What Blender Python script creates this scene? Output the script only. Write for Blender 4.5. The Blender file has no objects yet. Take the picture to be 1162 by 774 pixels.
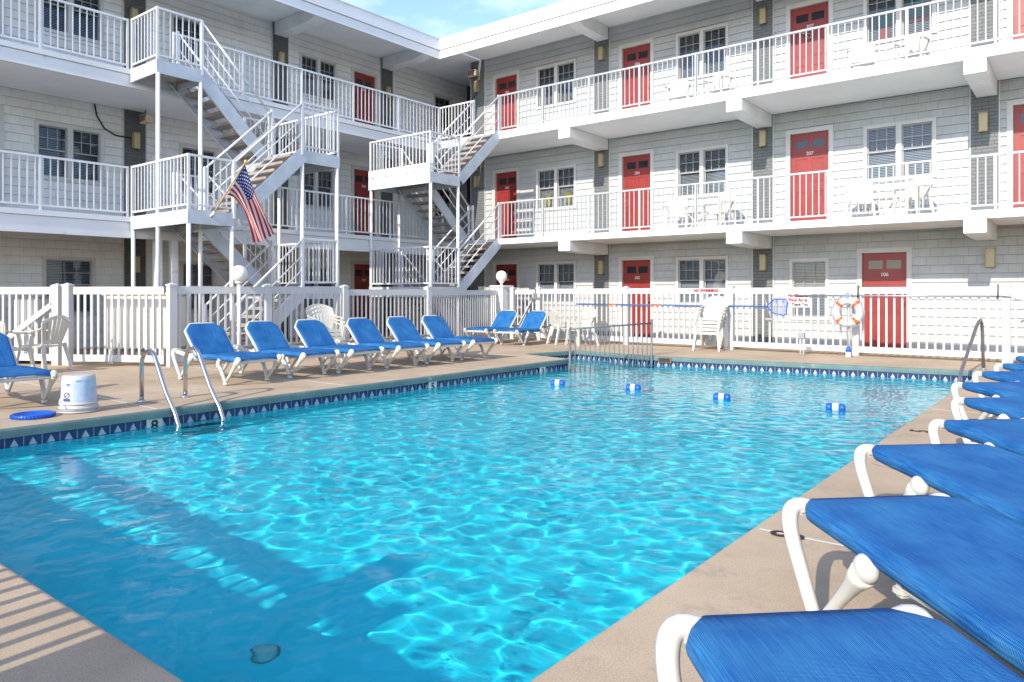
import bpy, bmesh, math, random
from mathutils import Vector, Matrix, noise, geometry
random.seed(7)
SC = bpy.context.scene
COL = SC.collection
R = math.radians

# ------------------------------------------------------------------ camera
cd = bpy.data.cameras.new('camera'); cam = bpy.data.objects.new('camera', cd); COL.objects.link(cam)
cam.location = (0, 0, 1.25); cam.rotation_euler = (R(90), 0, R(38.42))
cd.sensor_width = 36; cd.lens = 836 / 1162 * 36; cd.shift_y = -(387 - 333.3) / 1162
cd.clip_start = 0.05; cd.clip_end = 3000
SC.camera = cam
# ------------------------------------------------------------------ light
SUN_DIR = Vector((-0.08, 1, -0.545)).normalized()
world = bpy.data.worlds.new('World'); SC.world = world; world.use_nodes = True
wn = world.node_tree
sky = wn.nodes.new('ShaderNodeTexSky'); sky.sky_type = 'NISHITA'; sky.sun_disc = False
sky.sun_elevation = R(28.5); sky.sun_rotation = R(175.4); sky.air_density = 0.85; sky.dust_density = 0.5; sky.ozone_density = 1.5
wtc = wn.nodes.new('ShaderNodeTexCoord'); wmp = wn.nodes.new('ShaderNodeMapping'); wmp.inputs['Scale'].default_value = (2.2, 2.2, 5.5)
wno = wn.nodes.new('ShaderNodeTexNoise'); wno.inputs['Scale'].default_value = 1.6; wno.inputs['Detail'].default_value = 8; wno.inputs['Roughness'].default_value = 0.6
wrp = wn.nodes.new('ShaderNodeValToRGB'); wrp.color_ramp.elements[0].position = 0.50; wrp.color_ramp.elements[1].position = 0.74
wrp.color_ramp.elements[0].color = (0, 0, 0, 1); wrp.color_ramp.elements[1].color = (0.75, 0.75, 0.75, 1)
wmx = wn.nodes.new('ShaderNodeMixRGB'); wmx.inputs[2].default_value = (4.6, 4.7, 4.9, 1)
wn.links.new(wtc.outputs['Generated'], wmp.inputs[0]); wn.links.new(wmp.outputs[0], wno.inputs['Vector']); wn.links.new(wno.outputs['Fac'], wrp.inputs[0])
wn.links.new(wrp.outputs[0], wmx.inputs[0]); wn.links.new(sky.outputs[0], wmx.inputs[1])
wtn = wn.nodes.new('ShaderNodeMixRGB'); wtn.blend_type = 'MULTIPLY'; wtn.inputs[0].default_value = 1; wtn.inputs[2].default_value = (0.90, 0.92, 1.0, 1)
wn.links.new(wmx.outputs[0], wtn.inputs[1]); wn.links.new(wtn.outputs[0], wn.nodes['Background'].inputs[0])
wn.nodes['Background'].inputs[1].default_value = 0.15
sd = bpy.data.lights.new('sun', 'SUN'); sun = bpy.data.objects.new('sun', sd); COL.objects.link(sun)
sd.energy = 2.0; sd.angle = R(0.5); sd.color = (1.0, 0.93, 0.82)
sun.rotation_euler = SUN_DIR.to_track_quat('-Z', 'Y').to_euler()
sd.cycles.is_caustics_light = True
SC.view_settings.view_transform = 'Standard'; SC.view_settings.look = 'None'
SC.view_settings.gamma = 1; SC.view_settings.exposure = 1.38
SC.cycles.use_denoising = True
SC.cycles.caustics_reflective = False
SC.cycles.caustics_refractive = True
SC.cycles.max_bounces = 10; SC.cycles.transmission_bounces = 8; SC.cycles.transparent_max_bounces = 12
SC.cycles.sample_clamp_indirect = 8

# ------------------------------------------------------------------ materials
def nd(nt, typ, **kw):
    n = nt.nodes.new(typ)
    for k, v in kw.items(): setattr(n, k, v)
    return n
def mat(name, col, rough=0.6, vary=0.10, scale=3.0, bump=0.0, bscale=80.0, metal=0.0, spec=None, spots=None):
    """Principled with procedural mottling: the base colour wanders by 'vary' on two noise scales."""
    m = bpy.data.materials.new(name); m.use_nodes = True
    nt = m.node_tree; b = nt.nodes['Principled BSDF']
    b.inputs['Roughness'].default_value = rough; b.inputs['Metallic'].default_value = metal
    if spec is not None: b.inputs['Specular IOR Level'].default_value = spec
    tc = nd(nt, 'ShaderNodeTexCoord')
    n1 = nd(nt, 'ShaderNodeTexNoise'); n1.inputs['Scale'].default_value = scale; n1.inputs['Detail'].default_value = 6
    nt.links.new(tc.outputs['Object'], n1.inputs['Vector'])
    rp = nd(nt, 'ShaderNodeValToRGB')
    rp.color_ramp.elements[0].position = 0.3; rp.color_ramp.elements[1].position = 0.7
    rp.color_ramp.elements[0].color = (*[c * (1 - vary) for c in col], 1)
    rp.color_ramp.elements[1].color = (*[min(1, c * (1 + vary * 0.6)) for c in col], 1)
    nt.links.new(n1.outputs['Fac'], rp.inputs['Fac'])
    out = rp.outputs['Color']
    if spots:   # dirt / rust patches: (colour, threshold, scale)
        c2, th, s2 = spots
        n2 = nd(nt, 'ShaderNodeTexNoise'); n2.inputs['Scale'].default_value = s2; n2.inputs['Detail'].default_value = 8; n2.inputs['Roughness'].default_value = 0.7
        nt.links.new(tc.outputs['Object'], n2.inputs['Vector'])
        r2 = nd(nt, 'ShaderNodeValToRGB'); r2.color_ramp.elements[0].position = th; r2.color_ramp.elements[1].position = min(1, th + 0.12)
        nt.links.new(n2.outputs['Fac'], r2.inputs['Fac'])
        mx = nd(nt, 'ShaderNodeMixRGB'); nt.links.new(r2.outputs['Color'], mx.inputs[0])
        nt.links.new(out, mx.inputs[1]); mx.inputs[2].default_value = (*c2, 1); out = mx.outputs[0]
    nt.links.new(out, b.inputs['Base Color'])
    if bump:
        n3 = nd(nt, 'ShaderNodeTexNoise'); n3.inputs['Scale'].default_value = bscale; n3.inputs['Detail'].default_value = 4
        nt.links.new(tc.outputs['Object'], n3.inputs['Vector'])
        bp = nd(nt, 'ShaderNodeBump'); bp.inputs['Strength'].default_value = bump; bp.inputs['Distance'].default_value = 0.01
        nt.links.new(n3.outputs['Fac'], bp.inputs['Height']); nt.links.new(bp.outputs[0], b.inputs['Normal'])
    return m

def siding_mat(name, axis, col):
    """Painted shingle siding: staggered vertical joints and wood-grain grooves per course."""
    m = bpy.data.materials.new(name); m.use_nodes = True
    nt = m.node_tree; b = nt.nodes['Principled BSDF']; b.inputs['Roughness'].default_value = 0.75
    tc = nd(nt, 'ShaderNodeTexCoord'); sp = nd(nt, 'ShaderNodeSeparateXYZ'); cb = nd(nt, 'ShaderNodeCombineXYZ')
    nt.links.new(tc.outputs['Object'], sp.inputs[0])
    nt.links.new(sp.outputs[axis], cb.inputs[0]); nt.links.new(sp.outputs['Z'], cb.inputs[1])
    br = nd(nt, 'ShaderNodeTexBrick')
    br.offset = 0.37; br.inputs['Scale'].default_value = 1
    br.inputs['Brick Width'].default_value = 0.235; br.inputs['Row Height'].default_value = 0.187
    br.inputs['Mortar Size'].default_value = 0.004; br.inputs['Mortar Smooth'].default_value = 0.3; br.inputs['Bias'].default_value = -0.2
    c = col
    br.inputs['Color1'].default_value = (*c, 1); br.inputs['Color2'].default_value = (*[x * 0.95 for x in c], 1)
    br.inputs['Mortar'].default_value = (*[x * 0.77 for x in c], 1)
    nt.links.new(cb.outputs[0], br.inputs['Vector'])
    # dirt
    n1 = nd(nt, 'ShaderNodeTexNoise'); n1.inputs['Scale'].default_value = 1.3; n1.inputs['Detail'].default_value = 7
    nt.links.new(tc.outputs['Object'], n1.inputs['Vector'])
    rp = nd(nt, 'ShaderNodeValToRGB'); rp.color_ramp.elements[0].position = 0.3; rp.color_ramp.elements[1].position = 0.65
    rp.color_ramp.elements[0].color = (0.86, 0.86, 0.84, 1); rp.color_ramp.elements[1].color = (1, 1, 1, 1)
    nt.links.new(n1.outputs['Fac'], rp.inputs['Fac'])
    mx = nd(nt, 'ShaderNodeMixRGB'); mx.blend_type = 'MULTIPLY'; mx.inputs[0].default_value = 1
    nt.links.new(br.outputs['Color'], mx.inputs[1]); nt.links.new(rp.outputs['Color'], mx.inputs[2])
    nt.links.new(mx.outputs[0], b.inputs['Base Color'])
    mp = nd(nt, 'ShaderNodeMapping'); mp.inputs['Scale'].default_value = (55, 3, 1)
    nt.links.new(cb.outputs[0], mp.inputs['Vector'])
    n2 = nd(nt, 'ShaderNodeTexNoise'); n2.inputs['Scale'].default_value = 1; n2.inputs['Detail'].default_value = 3
    nt.links.new(mp.outputs[0], n2.inputs['Vector'])
    bp = nd(nt, 'ShaderNodeBump'); bp.inputs['Strength'].default_value = 0.35; bp.inputs['Distance'].default_value = 0.006
    nt.links.new(n2.outputs['Fac'], bp.inputs['Height'])
    b2 = nd(nt, 'ShaderNodeBump'); b2.invert = True; b2.inputs['Strength'].default_value = 0.6; b2.inputs['Distance'].default_value = 0.006
    nt.links.new(br.outputs['Fac'], b2.inputs['Height']); nt.links.new(bp.outputs[0], b2.inputs['Normal'])
    nt.links.new(b2.outputs[0], b.inputs['Normal'])
    return m

def brick_mat(name, axis, c1, c2, mortar, w=0.2, h=0.067):
    m = bpy.data.materials.new(name); m.use_nodes = True
    nt = m.node_tree; b = nt.nodes['Principled BSDF']; b.inputs['Roughness'].default_value = 0.8
    tc = nd(nt, 'ShaderNodeTexCoord'); sp = nd(nt, 'ShaderNodeSeparateXYZ'); cb = nd(nt, 'ShaderNodeCombineXYZ')
    nt.links.new(tc.outputs['Object'], sp.inputs[0])
    if axis == 'XY':
        ad = nd(nt, 'ShaderNodeMath'); nt.links.new(sp.outputs['X'], ad.inputs[0]); nt.links.new(sp.outputs['Y'], ad.inputs[1]); nt.links.new(ad.outputs[0], cb.inputs[0])
    else:
        nt.links.new(sp.outputs[axis], cb.inputs[0])
    nt.links.new(sp.outputs['Z'], cb.inputs[1])
    br = nd(nt, 'ShaderNodeTexBrick'); br.inputs['Scale'].default_value = 1
    br.inputs['Brick Width'].default_value = w; br.inputs['Row Height'].default_value = h
    br.inputs['Mortar Size'].default_value = 0.006; br.inputs['Mortar Smooth'].default_value = 0.2
    br.inputs['Color1'].default_value = (*c1, 1); br.inputs['Color2'].default_value = (*c2, 1); br.inputs['Mortar'].default_value = (*mortar, 1)
    nt.links.new(cb.outputs[0], br.inputs['Vector']); nt.links.new(br.outputs['Color'], b.inputs['Base Color'])
    b2 = nd(nt, 'ShaderNodeBump'); b2.invert = True; b2.inputs['Strength'].default_value = 0.8; b2.inputs['Distance'].default_value = 0.01
    nt.links.new(br.outputs['Fac'], b2.inputs['Height']); nt.links.new(b2.outputs[0], b.inputs['Normal'])
    return m

M = {}
M['white'] = mat('white_paint', (0.77, 0.77, 0.755), 0.45, 0.08, 2.0, spots=((0.50, 0.44, 0.36), 0.61, 5.0))
M['white_clean'] = mat('white_vinyl', (0.56, 0.555, 0.54), 0.35, 0.05, 1.5)
M['rail_sun'] = mat('railing_sun_dimmed', (0.45, 0.455, 0.45), 0.45, 0.08, 3.0, spots=((0.36, 0.27, 0.19), 0.66, 9.0))  # same railing paint, darkened to offset direct sun; rust spots are its own
M['rail'] = mat('railing_shade_lifted', (0.72, 0.72, 0.71), 0.4, 0.08, 3.0, spots=((0.42, 0.32, 0.23), 0.66, 9.0))  # same railing paint, lightened to lift the shaded wing and stairs
M['trim'] = mat('trim_paint', (0.56, 0.55, 0.52), 0.5, 0.06, 2.0)
M['sash'] = mat('sash_paint', (0.34, 0.34, 0.33), 0.5, 0.06, 2.0)
M['soffit'] = mat('soffit_paint', (0.84, 0.84, 0.82), 0.7, 0.08, 0.8)
M['fascia'] = mat('fascia_paint', (0.72, 0.72, 0.71), 0.5, 0.05, 0.7, spots=((0.52, 0.45, 0.38), 0.62, 3.0))
M['sidingX'] = siding_mat('siding_sun_dimmed', 'X', (0.495, 0.51, 0.505))  # same siding, colour darkened so the sunlit wing does not clip
M['sidingY'] = siding_mat('siding_shade_lifted', 'Y', (0.78, 0.78, 0.755))  # same siding, colour lightened to make up for the shade
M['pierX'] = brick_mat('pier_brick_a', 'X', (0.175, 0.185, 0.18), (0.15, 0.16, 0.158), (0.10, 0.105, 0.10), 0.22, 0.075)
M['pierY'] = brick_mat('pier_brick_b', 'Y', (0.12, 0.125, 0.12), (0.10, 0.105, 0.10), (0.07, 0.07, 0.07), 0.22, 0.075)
M['white_brick'] = brick_mat('white_brick', 'XY', (0.78, 0.76, 0.73), (0.72, 0.70, 0.67), (0.55, 0.53, 0.50))
M['red'] = mat('red_door_paint', (0.27, 0.026, 0.02), 0.42, 0.16, 2.5)
M['dark'] = mat('dark_interior', (0.02, 0.022, 0.024), 0.9, 0.1)
M['blind'] = mat('blind_slat', (0.52, 0.55, 0.58), 0.6, 0.05)
M['steel'] = mat('stringer_steel', (0.52, 0.55, 0.58), 0.45, 0.12, 4.0, spots=((0.36, 0.30, 0.25), 0.70, 6.0))
M['tread'] = mat('stair_tread', (0.34, 0.29, 0.25), 0.85, 0.2, 5.0, bump=0.3)
M['under'] = mat('landing_underside', (0.34, 0.31, 0.28), 0.85, 0.25, 5.0, spots=((0.13, 0.10, 0.08), 0.55, 4.0))
M['chrome'] = mat('stainless_tube', (0.62, 0.62, 0.62), 0.16, 0.05, 3.0, metal=1.0)
M['dull_steel'] = mat('dull_steel', (0.20, 0.19, 0.18), 0.3, 0.2, 6.0, metal=0.5)
M['grey_metal'] = mat('grey_metal', (0.36, 0.37, 0.38), 0.35, 0.1, 4.0, metal=0.6)
M['barrier'] = mat('barrier_paint', (0.14, 0.145, 0.15), 0.4, 0.15, 6.0)
M['plastic'] = mat('white_resin', (0.60, 0.58, 0.52), 0.38, 0.06, 4.0, spots=((0.60, 0.56, 0.50), 0.70, 6.0))
M['amber'] = mat('amber_glass', (0.46, 0.38, 0.22), 0.35, 0.12, 9.0)
M['brass'] = mat('aged_brass', (0.30, 0.23, 0.10), 0.4, 0.15, 9.0, metal=0.7)
M['chair_resin'] = mat('chair_resin', (0.57, 0.55, 0.48), 0.42, 0.08, 4.0, spots=((0.40, 0.35, 0.27), 0.66, 6.0))
M['globe'] = mat('opal_globe', (0.80, 0.76, 0.68), 0.25, 0.05, 4.0)
M['sign_white'] = mat('sign_white', (0.62, 0.61, 0.59), 0.45, 0.03)
M['exit_box'] = mat('exit_box', (0.66, 0.54, 0.40), 0.5, 0.1, 8.0)
M['exit_red'] = mat('exit_letters', (0.14, 0.03, 0.02), 0.6, 0.1)
M['ink_black'] = mat('black_ink', (0.02, 0.02, 0.02), 0.6, 0.1)
M['ink_red'] = mat('red_ink', (0.34, 0.006, 0.012), 0.6, 0.1)
M['ink_navy'] = mat('navy_ink', (0.05, 0.07, 0.20), 0.6, 0.1)
M['orange'] = mat('orange_band', (0.75, 0.12, 0.015), 0.5, 0.1)
M['blue_plastic'] = mat('blue_plastic', (0.01, 0.10, 0.50), 0.35, 0.1, 5.0)
M['blue_pole'] = mat('blue_pole', (0.04, 0.14, 0.38), 0.4, 0.1, 5.0)
M['black'] = mat('black_rubber', (0.015, 0.015, 0.016), 0.5, 0.1)
M['caulk'] = mat('joint_caulk', (0.62, 0.58, 0.52), 0.8, 0.08, 8.0)
M['cream'] = mat('cream_panel', (0.74, 0.70, 0.60), 0.6, 0.05, 1.5)
M['rope'] = mat('grey_rope', (0.25, 0.30, 0.36), 0.8, 0.2, 20.0)
M['wood'] = mat('pole_wood', (0.48, 0.34, 0.18), 0.5, 0.15, 8.0)
M['gold'] = mat('gold_finial', (0.70, 0.42, 0.08), 0.3, 0.1, 8.0, metal=0.6)
M['green'] = mat('wreath_green', (0.05, 0.10, 0.03), 0.8, 0.3, 30.0)

def fabric_mat():
    """Blue sling mesh: weave threads along the chair, paler worn streaks and scuffs."""
    m = bpy.data.materials.new('blue_sling'); m.use_nodes = True
    nt = m.node_tree; b = nt.nodes['Principled BSDF']; b.inputs['Roughness'].default_value = 0.55
    b.inputs['Specular IOR Level'].default_value = 0.22; b.inputs['Roughness'].default_value = 0.7
    tc = nd(nt, 'ShaderNodeTexCoord')
    mp = nd(nt, 'ShaderNodeMapping'); mp.inputs['Scale'].default_value = (7, 380, 7)
    nt.links.new(tc.outputs['Object'], mp.inputs['Vector'])
    n1 = nd(nt, 'ShaderNodeTexNoise'); n1.inputs['Scale'].default_value = 1; n1.inputs['Detail'].default_value = 5; n1.inputs['Roughness'].default_value = 0.7
    nt.links.new(mp.outputs[0], n1.inputs['Vector'])
    n2 = nd(nt, 'ShaderNodeTexNoise'); n2.inputs['Scale'].default_value = 4.5; n2.inputs['Detail'].default_value = 5
    oi = nd(nt, 'ShaderNodeObjectInfo'); va = nd(nt, 'ShaderNodeVectorMath'); va.operation = 'ADD'
    ms = nd(nt, 'ShaderNodeMath'); ms.operation = 'MULTIPLY'; ms.inputs[1].default_value = 37
    nt.links.new(oi.outputs['Random'], ms.inputs[0]); nt.links.new(tc.outputs['Object'], va.inputs[0]); nt.links.new(ms.outputs[0], va.inputs[1])
    nt.links.new(va.outputs[0], n2.inputs['Vector'])
    r1 = nd(nt, 'ShaderNodeValToRGB'); r1.color_ramp.elements[0].position = 0.38; r1.color_ramp.elements[1].position = 0.74
    r1.color_ramp.elements[0].color = (0.0008, 0.080, 0.30, 1); r1.color_ramp.elements[1].color = (0.06, 0.27, 0.51, 1)
    mu = nd(nt, 'ShaderNodeMath'); mu.operation = 'MULTIPLY_ADD'; mu.inputs[1].default_value = 0.85
    r2 = nd(nt, 'ShaderNodeMath'); r2.operation = 'MULTIPLY_ADD'; r2.inputs[1].default_value = 0.36; r2.inputs[2].default_value = -0.10
    nt.links.new(n2.outputs['Fac'], r2.inputs[0])
    nt.links.new(n1.outputs['Fac'], mu.inputs[0]); nt.links.new(r2.outputs[0], mu.inputs[2])
    nt.links.new(mu.outputs[0], r1.inputs['Fac']); nt.links.new(r1.outputs['Color'], b.inputs['Base Color'])
    wv = nd(nt, 'ShaderNodeTexWave'); wv.bands_direction = 'X'; wv.inputs['Scale'].default_value = 70
    nt.links.new(tc.outputs['Object'], wv.inputs['Vector'])
    wv2 = nd(nt, 'ShaderNodeTexWave'); wv2.bands_direction = 'Y'; wv2.inputs['Scale'].default_value = 70
    nt.links.new(tc.outputs['Object'], wv2.inputs['Vector'])
    mm = nd(nt, 'ShaderNodeMath'); mm.operation = 'ADD'; nt.links.new(wv.outputs['Fac'], mm.inputs[0]); nt.links.new(wv2.outputs['Fac'], mm.inputs[1])
    bp = nd(nt, 'ShaderNodeBump'); bp.inputs['Strength'].default_value = 0.6; bp.inputs['Distance'].default_value = 0.003
    nt.links.new(mm.outputs[0], bp.inputs['Height']); nt.links.new(bp.outputs[0], b.inputs['Normal'])
    return m
M['sling'] = fabric_mat()

def deck_mat():
    m = bpy.data.materials.new('aggregate_concrete'); m.use_nodes = True
    nt = m.node_tree; b = nt.nodes['Principled BSDF']; b.inputs['Roughness'].default_value = 0.85; b.inputs['Specular IOR Level'].default_value = 0.3
    tc = nd(nt, 'ShaderNodeTexCoord')
    n1 = nd(nt, 'ShaderNodeTexNoise'); n1.inputs['Scale'].default_value = 150; n1.inputs['Detail'].default_value = 3
    n2 = nd(nt, 'ShaderNodeTexNoise'); n2.inputs['Scale'].default_value = 0.9; n2.inputs['Detail'].default_value = 7; n2.inputs['Roughness'].default_value = 0.65
    n3 = nd(nt, 'ShaderNodeTexNoise'); n3.inputs['Scale'].default_value = 2.3; n3.inputs['Detail'].default_value = 9; n3.inputs['Roughness'].default_value = 0.7
    for n in (n1, n2, n3): nt.links.new(tc.outputs['Object'], n.inputs['Vector'])
    ra = nd(nt, 'ShaderNodeValToRGB'); ra.color_ramp.elements[0].position = 0.3; ra.color_ramp.elements[1].position = 0.72
    ra.color_ramp.elements[0].color = (0.43, 0.32, 0.21, 1); ra.color_ramp.elements[1].color = (0.60, 0.465, 0.32, 1)
    nt.links.new(n2.outputs['Fac'], ra.inputs['Fac'])
    rb = nd(nt, 'ShaderNodeValToRGB'); rb.color_ramp.elements[0].position = 0.34; rb.color_ramp.elements[1].position = 0.62
    rb.color_ramp.elements[0].color = (0.76, 0.74, 0.72, 1); rb.color_ramp.elements[1].color = (1.08, 1.08, 1.08, 1)
    nt.links.new(n1.outputs['Fac'], rb.inputs['Fac'])
    mx = nd(nt, 'ShaderNodeMixRGB'); mx.blend_type = 'MULTIPLY'; mx.inputs[0].default_value = 0.8
    nt.links.new(ra.outputs['Color'], mx.inputs[1]); nt.links.new(rb.outputs['Color'], mx.inputs[2])
    rc = nd(nt, 'ShaderNodeValToRGB'); rc.color_ramp.elements[0].position = 0.55; rc.color_ramp.elements[1].position = 0.70
    rc.color_ramp.elements[0].color = (0, 0, 0, 1); rc.color_ramp.elements[1].color = (0.85, 0.85, 0.85, 1)
    nt.links.new(n3.outputs['Fac'], rc.inputs['Fac'])
    m2 = nd(nt, 'ShaderNodeMixRGB'); nt.links.new(rc.outputs['Color'], m2.inputs[0]); nt.links.new(mx.outputs[0], m2.inputs[1]); m2.inputs[2].default_value = (0.29, 0.245, 0.195, 1)
    nt.links.new(m2.outputs[0], b.inputs['Base Color'])
    bp = nd(nt, 'ShaderNodeBump'); bp.inputs['Strength'].default_value = 0.5; bp.inputs['Distance'].default_value = 0.003
    nt.links.new(n1.outputs['Fac'], bp.inputs['Height']); nt.links.new(bp.outputs[0], b.inputs['Normal'])
    return m
M['deck'] = deck_mat()
M['coping'] = mat('coping_teal', (0.12, 0.19, 0.175), 0.7, 0.2, 5.0, bump=0.4, bscale=120, spots=((0.40, 0.36, 0.29), 0.60, 7.0))  # dark teal-grey, on the left and far pool edges only
M['asphalt'] = mat('asphalt', (0.06, 0.06, 0.06), 0.9, 0.2, 1.0, bump=0.4)
M['plaster'] = mat('pool_plaster', (0.10, 0.82, 0.92), 0.7, 0.10, 1.2)

def tile_mat():
    """Glazed waterline tile: navy square with a pale fan motif, pale grout; UV counts tiles."""
    m = bpy.data.materials.new('waterline_tile'); m.use_nodes = True
    nt = m.node_tree; b = nt.nodes['Principled BSDF']; b.inputs['Roughness'].default_value = 0.2
    uv = nd(nt, 'ShaderNodeUVMap'); sp = nd(nt, 'ShaderNodeSeparateXYZ'); nt.links.new(uv.outputs[0], sp.inputs[0])
    def math_(op, a, b_=None, c=None):
        n = nd(nt, 'ShaderNodeMath'); n.operation = op
        for i, v in enumerate((a, b_, c)):
            if v is None: continue
            if isinstance(v, (int, float)): n.inputs[i].default_value = v
            else: nt.links.new(v, n.inputs[i])
        return n.outputs[0]
    u = math_('FRACT', sp.outputs[0]); v = sp.outputs[1]
    du = math_('ABSOLUTE', math_('SUBTRACT', u, 0.5))
    # motif: pointed fan: |u-.5| < .34*(1-(v-.12)/.68) while .12<v<.8, closed below by a curved base
    lim = math_('MULTIPLY', math_('SUBTRACT', 0.86, v), 0.52)
    low = math_('MULTIPLY_ADD', math_('MULTIPLY', du, du), 1.0, 0.20)
    inside = math_('MULTIPLY', math_('LESS_THAN', du, lim), math_('GREATER_THAN', v, low))
    rib = math_('GREATER_THAN', math_('ABSOLUTE', math_('SINE', math_('MULTIPLY', math_('ADD', du, math_('MULTIPLY', v, 0.45)), 34.0))), 0.38)
    mo = math_('MULTIPLY', inside, math_('MULTIPLY_ADD', rib, 0.55, 0.45))
    gr = math_('MAXIMUM', math_('GREATER_THAN', du, 0.478), math_('MAXIMUM', math_('GREATER_THAN', v, 0.96), math_('LESS_THAN', v, 0.03)))
    m1 = nd(nt, 'ShaderNodeMixRGB'); nt.links.new(mo, m1.inputs[0]); m1.inputs[1].default_value = (0.012, 0.028, 0.10, 1); m1.inputs[2].default_value = (0.50, 0.49, 0.53, 1)
    m2 = nd(nt, 'ShaderNodeMixRGB'); nt.links.new(gr, m2.inputs[0]); nt.links.new(m1.outputs[0], m2.inputs[1]); m2.inputs[2].default_value = (0.30, 0.36, 0.40, 1)
    nt.links.new(m2.outputs[0], b.inputs['Base Color'])
    return m
M['tile'] = tile_mat()

def water_mat():
    """Refraction with a Fresnel-weighted mirror coat (softened, as through a polarising filter)."""
    m = bpy.data.materials.new('pool_water'); m.use_nodes = True
    nt = m.node_tree; nt.nodes.clear()
    o = nd(nt, 'ShaderNodeOutputMaterial')
    rf = nd(nt, 'ShaderNodeBsdfRefraction'); rf.inputs['IOR'].default_value = 1.33; rf.inputs['Roughness'].default_value = 0; rf.inputs['Color'].default_value = (0.42, 0.97, 1, 1)
    gl = nd(nt, 'ShaderNodeBsdfGlossy'); gl.inputs['Roughness'].default_value = 0.0
    tc = nd(nt, 'ShaderNodeTexCoord')
    mp = nd(nt, 'ShaderNodeMapping'); mp.inputs['Scale'].default_value = (1.0, 1.6, 1); mp.inputs['Rotation'].default_value = (0, 0, R(38))
    nt.links.new(tc.outputs['Object'], mp.inputs['Vector'])
    n1 = nd(nt, 'ShaderNodeTexNoise'); n1.inputs['Scale'].default_value = 7; n1.inputs['Detail'].default_value = 4
    nt.links.new(mp.outputs[0], n1.inputs['Vector'])
    bp = nd(nt, 'ShaderNodeBump'); bp.inputs['Strength'].default_value = 0.12; bp.inputs['Distance'].default_value = 0.03
    nt.links.new(n1.outputs['Fac'], bp.inputs['Height']); nt.links.new(bp.outputs[0], gl.inputs['Normal'])
    fr = nd(nt, 'ShaderNodeFresnel'); fr.inputs['IOR'].default_value = 1.33; nt.links.new(bp.outputs[0], fr.inputs['Normal'])
    mu = nd(nt, 'ShaderNodeMath'); mu.operation = 'MULTIPLY'; mu.use_clamp = True; mu.inputs[1].default_value = 1.75
    pw = nd(nt, 'ShaderNodeMath'); pw.operation = 'POWER'; pw.inputs[1].default_value = 1.55; nt.links.new(fr.outputs[0], pw.inputs[0]); nt.links.new(pw.outputs[0], mu.inputs[0])
    ge = nd(nt, 'ShaderNodeNewGeometry'); fb_ = nd(nt, 'ShaderNodeMath'); fb_.operation = 'SUBTRACT'; fb_.inputs[0].default_value = 1; nt.links.new(ge.outputs['Backfacing'], fb_.inputs[1])
    fm = nd(nt, 'ShaderNodeMath'); fm.operation = 'MULTIPLY'; nt.links.new(mu.outputs[0], fm.inputs[0]); nt.links.new(fb_.outputs[0], fm.inputs[1]); mu = fm
    mx = nd(nt, 'ShaderNodeMixShader'); nt.links.new(mu.outputs[0], mx.inputs[0]); nt.links.new(rf.outputs[0], mx.inputs[1]); nt.links.new(gl.outputs[0], mx.inputs[2])
    nt.links.new(mx.outputs[0], o.inputs['Surface'])
    return m
M['water'] = water_mat()

def glass_mat():
    m = bpy.data.materials.new('window_glass'); m.use_nodes = True
    nt = m.node_tree; nt.nodes.clear(); o = nd(nt, 'ShaderNodeOutputMaterial')
    t = nd(nt, 'ShaderNodeBsdfTransparent'); t.inputs['Color'].default_value = (0.72, 0.76, 0.78, 1)
    g = nd(nt, 'ShaderNodeBsdfGlossy'); g.inputs['Roughness'].default_value = 0.03; g.inputs['Color'].default_value = (0.9, 0.95, 1, 1)
    tc = nd(nt, 'ShaderNodeTexCoord'); n1 = nd(nt, 'ShaderNodeTexNoise'); n1.inputs['Scale'].default_value = 1.2; nt.links.new(tc.outputs['Object'], n1.inputs['Vector'])
    bp = nd(nt, 'ShaderNodeBump'); bp.inputs['Strength'].default_value = 0.08; bp.inputs['Distance'].default_value = 0.05
    nt.links.new(n1.outputs['Fac'], bp.inputs['Height']); nt.links.new(bp.outputs[0], g.inputs['Normal'])
    fr = nd(nt, 'ShaderNodeFresnel'); fr.inputs['IOR'].default_value = 1.5
    mx = nd(nt, 'ShaderNodeMixShader'); nt.links.new(fr.outputs[0], mx.inputs[0]); nt.links.new(t.outputs[0], mx.inputs[1]); nt.links.new(g.outputs[0], mx.inputs[2])
    nt.links.new(mx.outputs[0], o.inputs['Surface']); return m
M['glass'] = glass_mat()

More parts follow.
